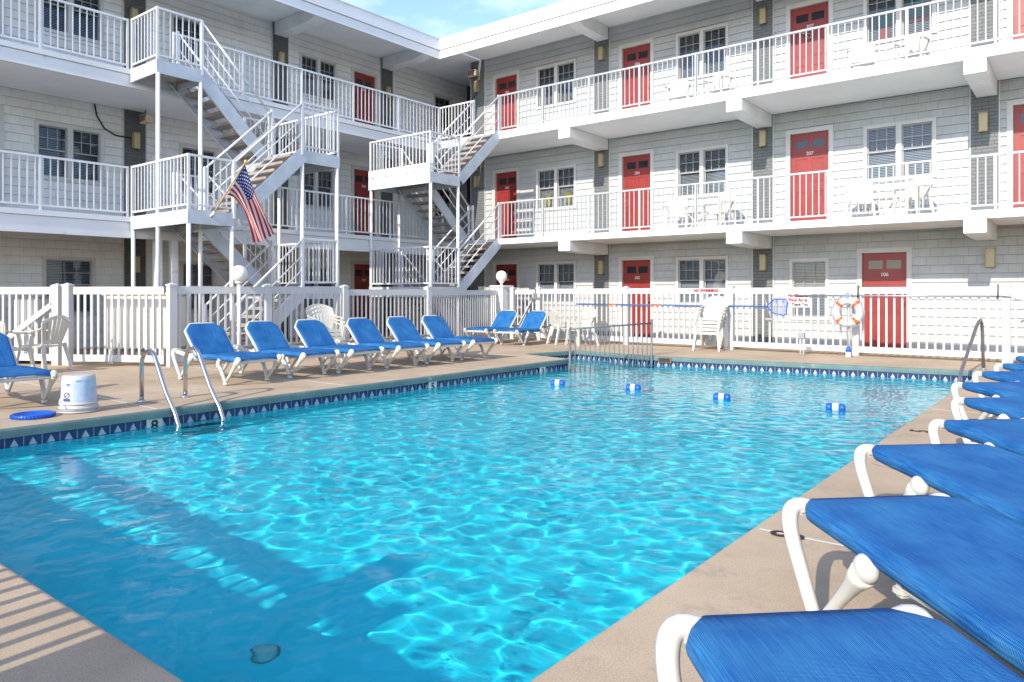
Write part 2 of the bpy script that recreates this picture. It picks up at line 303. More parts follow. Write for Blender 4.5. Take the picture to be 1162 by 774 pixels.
def flag_mat():
    m = bpy.data.materials.new('flag_cloth'); m.use_nodes = True
    nt = m.node_tree; b = nt.nodes['Principled BSDF']; b.inputs['Roughness'].default_value = 0.8
    uv = nd(nt, 'ShaderNodeUVMap'); sp = nd(nt, 'ShaderNodeSeparateXYZ'); nt.links.new(uv.outputs[0], sp.inputs[0])
    def math_(op, a, b_=None):
        n = nd(nt, 'ShaderNodeMath'); n.operation = op
        for i, v in enumerate((a, b_)):
            if v is None: continue
            if isinstance(v, (int, float)): n.inputs[i].default_value = v
            else: nt.links.new(v, n.inputs[i])
        return n.outputs[0]
    u, v = sp.outputs[0], sp.outputs[1]      # v = 0 at the top edge
    st = math_('LESS_THAN', math_('MODULO', math_('MULTIPLY', v, 13.0), 2.0), 1.0)
    can = math_('MULTIPLY', math_('LESS_THAN', u, 0.4), math_('LESS_THAN', v, 7 / 13))
    cu = math_('MULTIPLY', u, 5.5 / 0.4); cv = math_('MULTIPLY', v, 4.5 / (7 / 13))
    def dots(ou, ov):
        a = math_('SUBTRACT', math_('FRACT', math_('ADD', cu, ou)), 0.5); c = math_('SUBTRACT', math_('FRACT', math_('ADD', cv, ov)), 0.5)
        return math_('LESS_THAN', math_('ADD', math_('MULTIPLY', a, a), math_('MULTIPLY', c, c)), 0.022)
    star = math_('MAXIMUM', dots(0.0, 0.0), dots(0.5, 0.5))
    m1 = nd(nt, 'ShaderNodeMixRGB'); nt.links.new(st, m1.inputs[0]); m1.inputs[1].default_value = (0.66, 0.62, 0.60, 1); m1.inputs[2].default_value = (0.42, 0.008, 0.02, 1)
    m2 = nd(nt, 'ShaderNodeMixRGB'); nt.links.new(star, m2.inputs[0]); m2.inputs[1].default_value = (0.02, 0.025, 0.16, 1); m2.inputs[2].default_value = (0.80, 0.78, 0.76, 1)
    m3 = nd(nt, 'ShaderNodeMixRGB'); nt.links.new(can, m3.inputs[0]); nt.links.new(m1.outputs[0], m3.inputs[1]); nt.links.new(m2.outputs[0], m3.inputs[2])
    nt.links.new(m3.outputs[0], b.inputs['Base Color'])
    return m
M['flag'] = flag_mat()

# ------------------------------------------------------------------ mesh helpers
class MB:
    def __init__(s): s.v = []; s.f = []; s.mi = []; s.sm = []; s.uv = {}
    def add(s, vs, fs, mi=0, smooth=False):
        o = len(s.v); s.v += [tuple(p) for p in vs]
        for f in fs: s.f.append(tuple(i + o for i in f)); s.mi.append(mi); s.sm.append(smooth)
    def box(s, x0, x1, y0, y1, z0, z1, mi=0, c=0.0):
        x0, x1 = min(x0, x1), max(x0, x1); y0, y1 = min(y0, y1), max(y0, y1); z0, z1 = min(z0, z1), max(z0, z1)
        s.add([(x0, y0, z0), (x1, y0, z0), (x1, y1, z0), (x0, y1, z0), (x0, y0, z1), (x1, y0, z1), (x1, y1, z1), (x0, y1, z1)],
              [(0, 3, 2, 1), (4, 5, 6, 7), (0, 1, 5, 4), (1, 2, 6, 5), (2, 3, 7, 6), (3, 0, 4, 7)], mi)
        return s
    def bar(s, p, q, w, h, up=(0, 0, 1), mi=0, w2=None, h2=None):
        p, q = Vector(p), Vector(q); d = (q - p).normalized(); u = Vector(up)
        if abs(d.dot(u)) > 0.98: u = Vector((1, 0, 0))
        a = d.cross(u).normalized(); b = a.cross(d).normalized(); vs = []
        for c, ww, hh in ((p, w, h), (q, w2 or w, h2 or h)):
            for i, j in ((-1, -1), (1, -1), (1, 1), (-1, 1)): vs.append(c + a * (i * ww / 2) + b * (j * hh / 2))
        s.add(vs, [(3, 2, 1, 0), (4, 5, 6, 7), (0, 1, 5, 4), (1, 2, 6, 5), (2, 3, 7, 6), (3, 0, 4, 7)], mi); return s
    def tube(s, pts, r, n=8, mi=0, closed=False, caps=True):
        pts = [Vector(p) for p in pts]; k = len(pts); rr = r if isinstance(r, (list, tuple)) else [r] * k
        rings = []; prev = None
        for i, p in enumerate(pts):
            if closed: d = (pts[(i + 1) % k] - pts[i - 1]).normalized()
            else: d = (pts[min(i + 1, k - 1)] - pts[max(i - 1, 0)]).normalized()
            if prev is None:
                u = Vector((0, 0, 1)) if abs(d.z) < 0.9 else Vector((1, 0, 0))
                a = d.cross(u).normalized()
            else:
                a = (prev - d * prev.dot(d)).normalized()
            prev = a; b = d.cross(a)
            rings.append([p + (a * math.cos(t) + b * math.sin(t)) * rr[i] for t in [2 * math.pi * j / n for j in range(n)]])
        o = len(s.v); s.v += [tuple(p) for g in rings for p in g]
        for i in range(k if closed else k - 1):
            for j in range(n):
                a0 = o + i * n; b0 = o + ((i + 1) % k) * n
                s.f.append((a0 + j, a0 + (j + 1) % n, b0 + (j + 1) % n, b0 + j)); s.mi.append(mi); s.sm.append(True)
        if caps and not closed:
            s.f.append(tuple(o + j for j in reversed(range(n)))); s.mi.append(mi); s.sm.append(False)
            s.f.append(tuple(o + (k - 1) * n + j for j in range(n))); s.mi.append(mi); s.sm.append(False)
        return s
    def lathe(s, prof, cx=0, cy=0, n=20, mi=0):
        o = len(s.v)
        for r, z in prof:
            for j in range(n): t = 2 * math.pi * j / n; s.v.append((cx + r * math.cos(t), cy + r * math.sin(t), z))
        for i in range(len(prof) - 1):
            for j in range(n):
                s.f.append((o + i * n + j, o + i * n + (j + 1) % n, o + (i + 1) * n + (j + 1) % n, o + (i + 1) * n + j)); s.mi.append(mi); s.sm.append(True)
        s.f.append(tuple(o + j for j in reversed(range(n)))); s.mi.append(mi); s.sm.append(False)
        s.f.append(tuple(o + (len(prof) - 1) * n + j for j in range(n))); s.mi.append(mi); s.sm.append(False)
        return s
    def ell(s, c, rx, ry, rz, n=12, m=8, mi=0):
        vs = []; fs = []
        for i in range(m + 1):
            ph = math.pi * i / m
            for j in range(n):
                t = 2 * math.pi * j / n; vs.append((c[0] + rx * math.sin(ph) * math.cos(t), c[1] + ry * math.sin(ph) * math.sin(t), c[2] - rz * math.cos(ph)))
        for i in range(m):
            for j in range(n): fs.append((i * n + j, i * n + (j + 1) % n, (i + 1) * n + (j + 1) % n, (i + 1) * n + j))
        s.add(vs, fs, mi, True); return s
    def loft(s, rings, mi=0, smooth=True, cap=True):
        n = len(rings[0]); o = len(s.v); s.v += [tuple(p) for g in rings for p in g]
        for i in range(len(rings) - 1):
            for j in range(n):
                s.f.append((o + i * n + j, o + i * n + (j + 1) % n, o + (i + 1) * n + (j + 1) % n, o + (i + 1) * n + j)); s.mi.append(mi); s.sm.append(smooth)
        if cap:
            s.f.append(tuple(o + j for j in reversed(range(n)))); s.mi.append(mi); s.sm.append(False)
            s.f.append(tuple(o + (len(rings) - 1) * n + j for j in range(n))); s.mi.append(mi); s.sm.append(False)
        return s
    def build(s, name, mats, parent=None, loc=None, bevel=0, fix=True):
        me = bpy.data.meshes.new(name); me.from_pydata(s.v, [], s.f)
        for m in (mats if isinstance(mats, (list, tuple)) else [mats]): me.materials.append(m)
        me.polygons.foreach_set('material_index', s.mi); me.polygons.foreach_set('use_smooth', s.sm)
        if fix or bevel:
            bm = bmesh.new(); bm.from_mesh(me)
            if bevel:
                es = [e for e in bm.edges if len(e.link_faces) == 2 and e.calc_face_angle(0) > 0.6]
                bmesh.ops.bevel(bm, geom=es, offset=bevel, segments=2, affect='EDGES', clamp_overlap=True)
            bmesh.ops.recalc_face_normals(bm, faces=bm.faces); bm.to_mesh(me); bm.free()
        o = bpy.data.objects.new(name, me); COL.objects.link(o)
        if parent is not None: o.parent = parent
        if loc is not None: o.location = loc
        return o

def tag(o, label, cat, group=None):
    o['label'] = label; o['category'] = cat
    if group: o['group'] = group
    return o
def thing(name, label, cat, loc=(0, 0, 0), rz=0, group=None):
    o = bpy.data.objects.new(name, None); COL.objects.link(o); o.location = loc; o.rotation_euler = (0, 0, rz)
    o.empty_display_size = 0.1
    return tag(o, label, cat, group)
def struct(o, kind='structure'):
    o['kind'] = kind; return o
def copy_tree(o, label=None, loc=None, rz=None, parent=None):
    c = o.copy(); COL.objects.link(c)
    if parent is not None: c.parent = parent
    if label: c['label'] = label
    if loc is not None: c.location = loc
    if rz is not None: c.rotation_euler = (0, 0, rz)
    for ch in list(o.children): copy_tree(ch, parent=c)
    return c
def text_mesh(name, body, size, material, parent=None, loc=(0, 0, 0), rot=(0, 0, 0), extrude=0.002, align='CENTER', sx=1.0, bold=0.0):
    cu = bpy.data.curves.new(name, 'FONT'); cu.body = body; cu.size = size; cu.extrude = extrude; cu.align_x = align; cu.align_y = 'CENTER'; cu.offset = bold
    cu.resolution_u = 3
    tmp = bpy.data.objects.new(name + '_tmp', cu); COL.objects.link(tmp)
    me = bpy.data.meshes.new_from_object(tmp.evaluated_get(bpy.context.evaluated_depsgraph_get()))
    bpy.data.objects.remove(tmp); bpy.data.curves.remove(cu)
    me.materials.clear(); me.materials.append(material); me.name = name
    o = bpy.data.objects.new(name, me); COL.objects.link(o); o.location = loc; o.rotation_euler = rot; o.scale = (sx, 1, 1)
    if parent is not None: o.parent = parent
    return o

FACE_S = (R(90), 0, 0)            # text standing up, read from -Y (south)
FACE_E = (R(90), 0, R(90))        # text standing up, read from +X (east)
LEVELS = (0.0, 2.86, 5.88)        # walking levels

# ------------------------------------------------------------------ pool and deck
POOL = [(-1.45, 1.22), (-1.45, 14.0), (-7.1, 13.32), (-9.0, 13.62), (-9.3, 12.15), (-7.93, 11.8), (-7.90, 1.22)]
DECK = [(-30, -9), (14, -9), (14, 30), (-30, 30)]
WATER_Z = -0.18
def floor_z(y):
    return -0.76
def offset(poly, d):
    n = len(poly); out = []
    for i in range(n):
        p0, p1, p2 = Vector(poly[i - 1]), Vector(poly[i]), Vector(poly[(i + 1) % n])
        a = (p1 - p0).normalized(); b = (p2 - p1).normalized()
        na = Vector((a.y, -a.x)); nb = Vector((b.y, -b.x)); k = (na + nb); k = k / max(0.3, k.dot(na))
        out.append(tuple(p1 + k * d))
    return out
def deck():
    mb = MB()
    inner = offset(POOL, 0.03)
    polys = [[Vector((x, y, 0)) for x, y in DECK], [Vector((x, y, 0)) for x, y in inner]]
    tris = geometry.tessellate_polygon(polys); flat = [p for g in polys for p in g]
    mb.add(flat, [t for t in tris])
    struct(mb.build('pool_deck', M['deck'], fix=True)); mb = MB()
    n = len(POOL)
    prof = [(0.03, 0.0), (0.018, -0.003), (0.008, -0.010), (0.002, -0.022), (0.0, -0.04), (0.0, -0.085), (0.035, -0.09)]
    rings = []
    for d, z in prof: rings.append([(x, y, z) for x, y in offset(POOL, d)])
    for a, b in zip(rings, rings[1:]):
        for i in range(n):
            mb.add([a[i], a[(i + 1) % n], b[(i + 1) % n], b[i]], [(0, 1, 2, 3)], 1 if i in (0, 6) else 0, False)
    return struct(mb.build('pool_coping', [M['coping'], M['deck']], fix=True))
deck()
def pool_shell():
    out = offset(POOL, 0.035); n = len(out); mb = MB()
    for i in range(n):
        p, q = Vector(out[i]), Vector(out[(i + 1) % n]); k = 24
        for j in range(k):
            a, b = p.lerp(q, j / k), p.lerp(q, (j + 1) / k)
            mb.add([(a.x, a.y, -0.245), (b.x, b.y, -0.245), (b.x, b.y, floor_z(b.y) - 0.05), (a.x, a.y, floor_z(a.y) - 0.05)], [(0, 1, 2, 3)])
    ys = [1.0, 4.5] + [4.5 + 3.5 * i / 6 for i in range(1, 7)] + [8 + 4 * i / 4 for i in range(1, 5)] + [14.3]
    for a, b in zip(ys, ys[1:]):
        mb.add([(-9.6, a, floor_z(a)), (-1.3, a, floor_z(a)), (-1.3, b, floor_z(b)), (-9.6, b, floor_z(b))], [(0, 1, 2, 3)])
    o = struct(mb.build('pool_basin', M['plaster'], fix=False)); o.cycles.is_caustics_receiver = True
    # waterline tiles
    tb = MB(); uvs = []
    t = 0.155
    for i in range(n):
        p, q = Vector(out[i]), Vector(out[(i + 1) % n]); L = (q - p).length; k = max(1, round(L / t))
        o0 = len(tb.v)
        tb.add([(p.x, p.y, -0.245), (q.x, q.y, -0.245), (q.x, q.y, -0.09), (p.x, p.y, -0.09)], [(0, 1, 2, 3)])
        uvs += [(0, 0), (k, 0), (k, 1), (0, 1)]
    ob = tb.build('waterline_tile', M['tile'], fix=False)
    ul = ob.data.uv_layers.new(name='UVMap')
    for li, uvv in enumerate(uvs): ul.data[li].uv = uvv
    struct(ob); ob.cycles.is_caustics_receiver = True
pool_shell()
def water():
    x0, x1, y0, y1 = -9.36, -1.42, 1.19, 14.03
    nx, ny = 300, 486; v = []; f = []
    for j in range(ny + 1):
        for i in range(nx + 1):
            x = x0 + (x1 - x0) * i / nx; y = y0 + (y1 - y0) * j / ny
            z = (0.004 * noise.noise(Vector((x * 0.9, y * 0.9, 0))) + 0.0050 * noise.noise(Vector((x * 2.6 + 3, y * 2.3, 5)))
                 + 0.0062 * noise.noise(Vector((x * 7.2, y * 6.0, 9))) + 0.0016 * noise.noise(Vector((x * 15.0, y * 13.0, 2))))
            v.append((x, y, WATER_Z + z))
    for j in range(ny):
        for i in range(nx):
            a = j * (nx + 1) + i; f.append((a, a + 1, a + nx + 2, a + nx + 1))
    mb = MB(); mb.add(v, f, 0, True); o = struct(mb.build('pool_water', M['water'], fix=False))
    o.cycles.is_caustics_caster = True
water()
g = MB()
for x0, x1, y0, y1 in ((-400, 400, 30, 600), (-400, 400, -600, -9), (-400, -30, -9, 30), (14, 400, -9, 30)):
    g.add([(x0, y0, -0.01), (x1, y0, -0.01), (x1, y1, -0.01), (x0, y1, -0.01)], [(0, 1, 2, 3)])
struct(g.build('ground', M['asphalt'], fix=False))
j = MB()
for y in (3.86, 6.45, 9.05, 11.6):
    for x0, x1 in ((-12.0, -7.96), (-1.40, 3.5)):
        yy = y if x1 < -5 else y + 0.02
        j.box(x0, x1, yy - 0.009, yy + 0.009, 0.002, 0.004)
struct(j.build('deck_joint', M['caulk']))
ck = MB(); rc_ = random.Random(4)
for x, y, a, n in ((-0.9, 2.1, 0.4, 9), (-9.6, 4.7, 2.9, 12), (-10.4, 7.5, 0.2, 10), (-1.3, 5.9, -0.5, 8), (-5.2, 14.6, 0.3, 12), (-8.6, 2.4, 1.2, 8)):
    p = Vector((x, y, 0.0035))
    for i in range(n):
        a += rc_.uniform(-0.5, 0.5); q = p + Vector((math.cos(a), math.sin(a), 0)) * rc_.uniform(0.05, 0.13); nn_ = Vector((-math.sin(a), math.cos(a), 0)) * 0.0022
        ck.add([p - nn_, q - nn_, q + nn_, p + nn_], [(0, 1, 2, 3)]); p = q
struct(ck.build('deck_crack', M['black'], fix=False))

# ------------------------------------------------------------------ building parts
def lap_wall(name, parent, axis, c, a0, a1, z0, z1, holes, material, facing):
    """Courses of lapped shingles on the plane axis=c, between a0..a1 and z0..z1, around rectangular holes (a0,a1,z0,z1)."""
    mb = MB(); rows = []
    z = math.floor(z0 / 0.187) * 0.187
    while z < z1 - 1e-4:
        rows.append((max(z, z0), min(z + 0.187, z1))); z += 0.187
    def put(u0, u1, lo, hi):
        # split the course where a hole starts or ends inside it
        cuts = sorted({lo, hi} | {h[2] for h in holes if lo < h[2] < hi} | {h[3] for h in holes if lo < h[3] < hi})
        for b0, b1 in zip(cuts, cuts[1:]):
            zm = (b0 + b1) / 2; spans = [(u0, u1)]
            for h in holes:
                if h[2] < zm < h[3]:
                    nxt = []
                    for s0, s1 in spans:
                        if h[1] <= s0 or h[0] >= s1: nxt.append((s0, s1)); continue
                        if h[0] > s0: nxt.append((s0, h[0]))
                        if h[1] < s1: nxt.append((h[1], s1))
                    spans = nxt
            for s0, s1 in spans:
                k = 0.024; f0 = k * (1 - (b0 - lo) / 0.187); f1 = k * (1 - (b1 - lo) / 0.187)
                P = lambda u, zz, d: (u, c + facing * d, zz) if axis == 'Y' else (c + facing * d, u, zz)
                mb.add([P(s0, b0, f0), P(s1, b0, f0), P(s1, b1, f1), P(s0, b1, f1), P(s0, b0, -0.02), P(s1, b0, -0.02)],
                       [(0, 1, 2, 3), (4, 5, 1, 0)])
    for lo, hi in rows: put(a0, a1, lo, hi)
    return mb.build(name, material, parent)

def P3(axis, c, facing):
    """(along, out, up) -> world for a facade on plane axis=c looking in direction 'facing'."""
    if axis == 'Y': return lambda u, d, z: (u, c + facing * d, z)
    return lambda u, d, z: (c + facing * d, u, z)
def fbox(mb, P, u0, u1, d0, d1, z0, z1, mi=0):
    a, b = P(u0, d0, z0), P(u1, d1, z1); mb.box(a[0], b[0], a[1], b[1], z0, z1, mi)

def window(parent, P, u0, u1, z0, z1, double=True, lower_blind=True, label=None, deco=None):
    """Casing with one or two double-hung units; u0..z1 is the outside of the casing (the hole is 3 cm smaller)."""
    w = MB(); t = 0.075
    fbox(w, P, u0, u1, -0.05, 0.035, z1 - t, z1); fbox(w, P, u0 - 0.02, u1 + 0.02, -0.05, 0.05, z0, z0 + t)
    fbox(w, P, u0, u0 + t, -0.05, 0.033, z0 + t, z1 - t); fbox(w, P, u1 - t, u1, -0.05, 0.033, z0 + t, z1 - t)
    mid = []
    units = [(u0 + t, u1 - t)]
    if double:
        m = (u0 + u1) / 2; fbox(w, P, m - 0.055, m + 0.055, -0.05, 0.031, z0 + t, z1 - t); units = [(u0 + t, m - 0.055), (m + 0.055, u1 - t)]
    o = w.build('window', M['trim'], parent)
    if label: o['label'] = label
    s = MB(); gl = MB(); bl = MB(); bk = MB()
    for a, b in units:
        zm = (z0 + z1) / 2 + 0.02
        for zz0, zz1, d in ((zm, z1 - t, -0.02), (z0 + t, zm + 0.03, -0.045)):
            k = 0.03
            fbox(s, P, a, b, d - 0.02, d, zz1 - k, zz1); fbox(s, P, a, b, d - 0.02, d, zz0, zz0 + k)
            fbox(s, P, a, a + k, d - 0.02, d, zz0 + k, zz1 - k); fbox(s, P, b - k, b, d - 0.02, d, zz0 + k, zz1 - k)
            gl.add([P(a + k, d - 0.01, zz0 + k), P(b - k, d - 0.01, zz0 + k), P(b - k, d - 0.01, zz1 - k), P(a + k, d - 0.01, zz1 - k)], [(0, 1, 2, 3)])
        nb = 3 if (b - a) > 0.5 else 2
        for i in range(1, nb):
            x = a + (b - a) * i / nb; fbox(s, P, x - 0.008, x + 0.008, -0.034, -0.019, zm + 0.03, z1 - t - 0.03)
        zz = (zm + z1 - t) / 2; fbox(s, P, a + 0.03, b - 0.03, -0.036, -0.018, zz - 0.008, zz + 0.008)
        z = z0 + t + 0.03
        while z < z1 - t - 0.02:
            q = [P(a + 0.01, -0.085, z), P(b - 0.01, -0.085, z), P(b - 0.01, -0.115, z + 0.026), P(a + 0.01, -0.115, z + 0.026)]
            bl.add(q, [(0, 1, 2, 3)]); z += 0.036
        bk.add([P(a - 0.05, -0.2, z0), P(b + 0.05, -0.2, z0), P(b + 0.05, -0.2, z1), P(a - 0.05, -0.2, z1),
                P(a - 0.05, -0.03, z0), P(b + 0.05, -0.03, z0), P(b + 0.05, -0.03, z1), P(a - 0.05, -0.03, z1)],
               [(0, 1, 2, 3), (0, 4, 5, 1), (3, 2, 6, 7), (0, 3, 7, 4), (1, 5, 6, 2)])
    s.build('sash', M['sash'], o); gl.build('pane', M['glass'], o, fix=False); bl.build('blind_slat', M['blind'], o, fix=False); bk.build('window_recess', M['dark'], o, fix=False)
    if deco:
        for (a, b, c0, c1, m) in deco:
            d = MB(); d.add([P(u0 + (u1 - u0) * a, -0.07, z0 + (z1 - z0) * c0), P(u0 + (u1 - u0) * b, -0.07, z0 + (z1 - z0) * c0),
                             P(u0 + (u1 - u0) * b, -0.07, z0 + (z1 - z0) * c1), P(u0 + (u1 - u0) * a, -0.07, z0 + (z1 - z0) * c1)], [(0, 1, 2, 3)])
            d.build('window_ornament', m, o, fix=False)
    return o

def door(parent, P, u0, u1, z0, z1, number, rot, flip=False):
    """Panelled red door in a white casing; u0..u1 is the leaf."""
    d = MB(); D = -0.05
    fbox(d, P, u0, u1, D - 0.05, D - 0.012, z0, z1)
    h = z1 - z0; w = u1 - u0; st = 0.12 * w / 0.92
    cols = ((u0 + st, u0 + w / 2 - st * 0.35), (u0 + w / 2 + st * 0.35, u1 - st))
    bands = (z0, z0 + 0.22, z0 + 0.22 + 0.62 * (h - 0.95) / 1.2, z0 + 0.95 * h / 2.1, z0 + 0.95 * h / 2.1 + 0.12, z1 - 0.52, z1 - 0.45, z1 - 0.28, z1)
    # stiles and rails stand proud of the recessed leaf
    for a, b in ((u0, cols[0][0]), (cols[0][1], cols[1][0]), (cols[1][1], u1)): fbox(d, P, a, b, D - 0.012, D, z0, z1)
    rails = ((z0, z0 + 0.20), (z0 + 0.78, z0 + 0.98), (z1 - 0.62, z1 - 0.36), (z1 - 0.17, z1))
    for a, b in cols:
        for r0, r1 in rails: fbox(d, P, a, b, D - 0.012, D, r0, r1)
        for r0, r1 in ((z0 + 0.20, z0 + 0.78), (z0 + 0.98, z1 - 0.62)):
            fbox(d, P, a + 0.035, b - 0.035, D - 0.012, D - 0.003, r0 + 0.035, r1 - 0.035)
    o = d.build('door', M['red'], parent); o['label'] = 'red panelled door numbered ' + number
    g = MB()
    for a, b in cols:
        g.add([P(a, D - 0.006, z1 - 0.36), P(b, D - 0.006, z1 - 0.36), P(b, D - 0.006, z1 - 0.17), P(a, D - 0.006, z1 - 0.17)], [(0, 1, 2, 3)])
    g.build('door_light', [M['pane_dark']], o, fix=False)
    f = MB(); t = 0.11
    fbox(f, P, u0 - t, u0 - 0.004, -0.10, 0.03, z0, z1 + t); fbox(f, P, u1 + 0.004, u1 + t, -0.10, 0.03, z0, z1 + t); fbox(f, P, u0 - 0.004, u1 + 0.004, -0.10, 0.028, z1 + 0.004, z1 + t)
    fbox(f, P, u0 - 0.004, u1 + 0.004, -0.10, 0.05, z0 - 0.06, z0 - 0.003)
    f.build('door_frame', M['trim'], o)
    hx = u1 - 0.07 if not flip else u0 + 0.07
    k = MB(); c = P(hx, D, z0 + 0.98)
    e = P(hx, D + 0.06, z0 + 0.98); k.tube([c, e], 0.012, 8); k.ell(e, 0.03, 0.03, 0.03); c2 = P(hx, D, z0 + 1.13); k.tube([c2, P(hx, D + 0.015, z0 + 1.13)], 0.026, 10)
    k.build('door_handle', M['brass'], o)
    text_mesh('door_number', number, 0.11, M['sign_white'], o, P((u0 + u1) / 2, D + 0.004, z1 - 0.49), rot, 0.003, bold=0.003)
    return o
def pane_dark():
    m = mat('door_light_glass', (0.02, 0.025, 0.03), 0.08, 0.2, 5.0); return m
M['pane_dark'] = pane_dark()

def railing(parent, p, q, z, h=1.05, posts=1.6, name='balcony_railing', sp=0.13, end_posts=True, lift=0.10, label=None):
    """Steel balustrade from p to q (x,y): top rail, bottom rail, square balusters; posts are sub-parts."""
    p, q = Vector((p[0], p[1], 0)), Vector((q[0], q[1], 0)); d = q - p; L = d.length; d.normalize()
    mb = MB(); P = lambda t, zz: p + d * t + Vector((0, 0, z + zz))
    mb.bar(P(0, h - 0.02), P(L, h - 0.02), 0.05, 0.04); mb.bar(P(0, lift), P(L, lift), 0.04, 0.035)
    n = max(1, round(L / sp))
    for i in range(1, n):
        t = L * i / n; mb.bar(P(t, lift), P(t, h - 0.03), 0.02, 0.02)
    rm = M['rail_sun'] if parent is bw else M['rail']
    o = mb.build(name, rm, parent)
    if label: o['label'] = label
    k = max(1, round(L / posts))
    proto = None
    for i in range(0 if end_posts else 1, k + 1 if end_posts else k):
        t = L * i / k; c = P(t, 0)
        if proto is None:
            pm = MB(); pm.bar((0, 0, -0.03), (0, 0, h + 0.005), 0.045, 0.045, up=(0, 1, 0)); proto = pm.build('railing_post', rm, o, c)
        else:
            c2 = proto.copy(); COL.objects.link(c2); c2.location = c
    return o

# ------------------------------------------------------------------ right wing (faces south, along X)
WB = 18.2
bw = thing('motel_wing', 'three storey motel wing with sunlit pale siding and red doors facing the pool', 'building', (0, 0, 0))
PB = P3('Y', WB, -1)
XL, XR = -16.0, 9.0
DOORX = [-15.13 + 4.65 * k - (0.17 if k > 2 else 0) for k in range(6)]
TOPS = (2.20, 5.12, 8.16)
holes = []
teal = mat('teal_print', (0.02, 0.16, 0.14), 0.6, 0.2, 8.0); redp = mat('red_print', (0.40, 0.06, 0.04), 0.6, 0.2, 8.0); yel = mat('yellow_print', (0.42, 0.36, 0.05), 0.6, 0.3, 12.0)
nums = {1: ['104', '105', None, None, '108', '109'], 2: ['205', '206', '207', '208', '209', '210'], 3: ['305', '306', '307', '308', '309', '310']}
dlist, wlist = [], []
for lv in (1, 2, 3):
    for k, x in enumerate(DOORX):
        n = nums[lv][k]; zt = TOPS[lv - 1]; zb = LEVELS[lv - 1] + 0.06
        if n: dlist.append((x + 0.02, x + 0.90, zb, zt - 0.02, n))
        if lv == 1 and k in (2, 3): continue
        wx = x + 1.66; wt = TOPS[lv - 1] + (0.02 if lv == 1 else -0.05 if lv == 2 else 0.03); wh = 1.30
        deco = None
        if lv == 3 and k == 2: deco = [(0.16, 0.42, 0.30, 0.62, teal), (0.2, 0.36, 0.08, 0.28, redp), (0.60, 0.80, 0.34, 0.72, teal), (0.6, 0.9, 0.28, 0.36, redp)]
        if lv == 2 and k == 0: deco = [(0.20, 0.34, 0.12, 0.38, yel), (0.70, 0.84, 0.14, 0.40, yel)]
        wlist.append((wx, wx + 1.46, wt - wh, wt, True, deco))
dlist.append((-4.20, -3.29, 0.05, 2.17, '106')); wlist.append((-5.83, -4.92, 0.62, 2.09, False, None))
dlist.append((0.2, 1.1, 0.05, 2.17, '107')); wlist.append((-1.0, -0.1, 0.62, 2.09, False, None))
for a, b, z0, z1, n in dlist: holes.append((a - 0.06, b + 0.06, z0 - 0.05, z1 + 0.06))
for a, b, z0, z1, dbl, dc in wlist: holes.append((a + 0.03, b - 0.03, z0 + 0.03, z1 - 0.03))
PIERX = [(-16.12, -15.55)] + [(-11.37 + 4.65 * k, -10.88 + 4.65 * k) for k in range(5)]
for lv, (z0, z1) in enumerate(((0, 2.66), (2.8, 5.64), (5.84, 8.86))):
    hs = [h for h in holes if h[2] < z1 and h[3] > z0]
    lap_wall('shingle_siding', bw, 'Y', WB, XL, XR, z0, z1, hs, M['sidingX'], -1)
for a, b, z0, z1, n in dlist: door(bw, PB, a, b, z0, z1, n, FACE_S)
for a, b, z0, z1, dbl, dc in wlist: window(bw, PB, a, b, z0, z1, dbl, deco=dc)
for lv, (z0, z1) in enumerate(((0.0, 2.66), (2.82, 5.66), (5.84, 8.86))):
    for k, (a, b) in enumerate(PIERX):
        if lv == 0 and k == 3: continue
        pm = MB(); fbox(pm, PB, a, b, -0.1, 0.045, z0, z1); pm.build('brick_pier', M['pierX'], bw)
        c = MB()
        for xx in (a - 0.012, b + 0.012): fbox(c, PB, xx - 0.014, xx + 0.014, -0.05, 0.04, z0, z1)
        c.build('corner_trim', M['trim'], bw)
# backing walls, ends, roof
m = MB(); m.box(XL, XR, WB + 0.22, 26, 0, 8.85); m.build('wall_core', M['soffit'], bw)
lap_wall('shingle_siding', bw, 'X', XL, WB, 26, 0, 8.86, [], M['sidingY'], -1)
YS = 16.2
for z0, z1, xl in ((2.66, 2.80, -15.62), (5.66, 5.86, -15.62)):
    m = MB(); m.box(xl, XR, YS + 0.03, WB + 0.1, z0, z1); m.build('balcony_slab', M['soffit'], bw)
    m = MB(); m.box(xl, XR, YS, YS + 0.03, z0 - 0.005, z1 + 0.012); m.build('balcony_fascia', M['fascia'], bw)
m = MB(); m.box(-15.66, XR + 0.3, YS + 0.04, 26.3, 8.85, 8.95); m.build('roof', M['soffit'], bw)
m = MB(); m.box(-15.70, XR + 0.3, YS - 0.03, YS + 0.06, 8.655, 8.97); m.box(-15.67, XR + 0.3, YS, YS + 0.06, 8.40, 8.64); m.build('roof_fascia', M['fascia'], bw, fix=True)
m = MB(); m.box(-15.72, XR + 0.3, YS - 0.045, YS + 0.3, 8.97, 9.0); m.build('roof_flashing', M['trim'], bw)
def beam(parent, P, a, b, ztop, d_out, h0, h1):
    """Cantilever beam that deepens towards the wall."""
    v = []
    for u in (a, b):
        v += [P(u, 0.0, ztop), P(u, d_out, ztop), P(u, d_out, ztop - h0), P(u, d_out * 0.62, ztop - h1), P(u, 0.0, ztop - h1)]
    mb = MB(); mb.add(v, [(0, 1, 2, 3, 4), (9, 8, 7, 6, 5), (0, 5, 6, 1), (1, 6, 7, 2), (2, 7, 8, 3), (3, 8, 9, 4), (4, 9, 5, 0)])
    return mb.build('cantilever_beam', M['white'], parent, bevel=0.008)
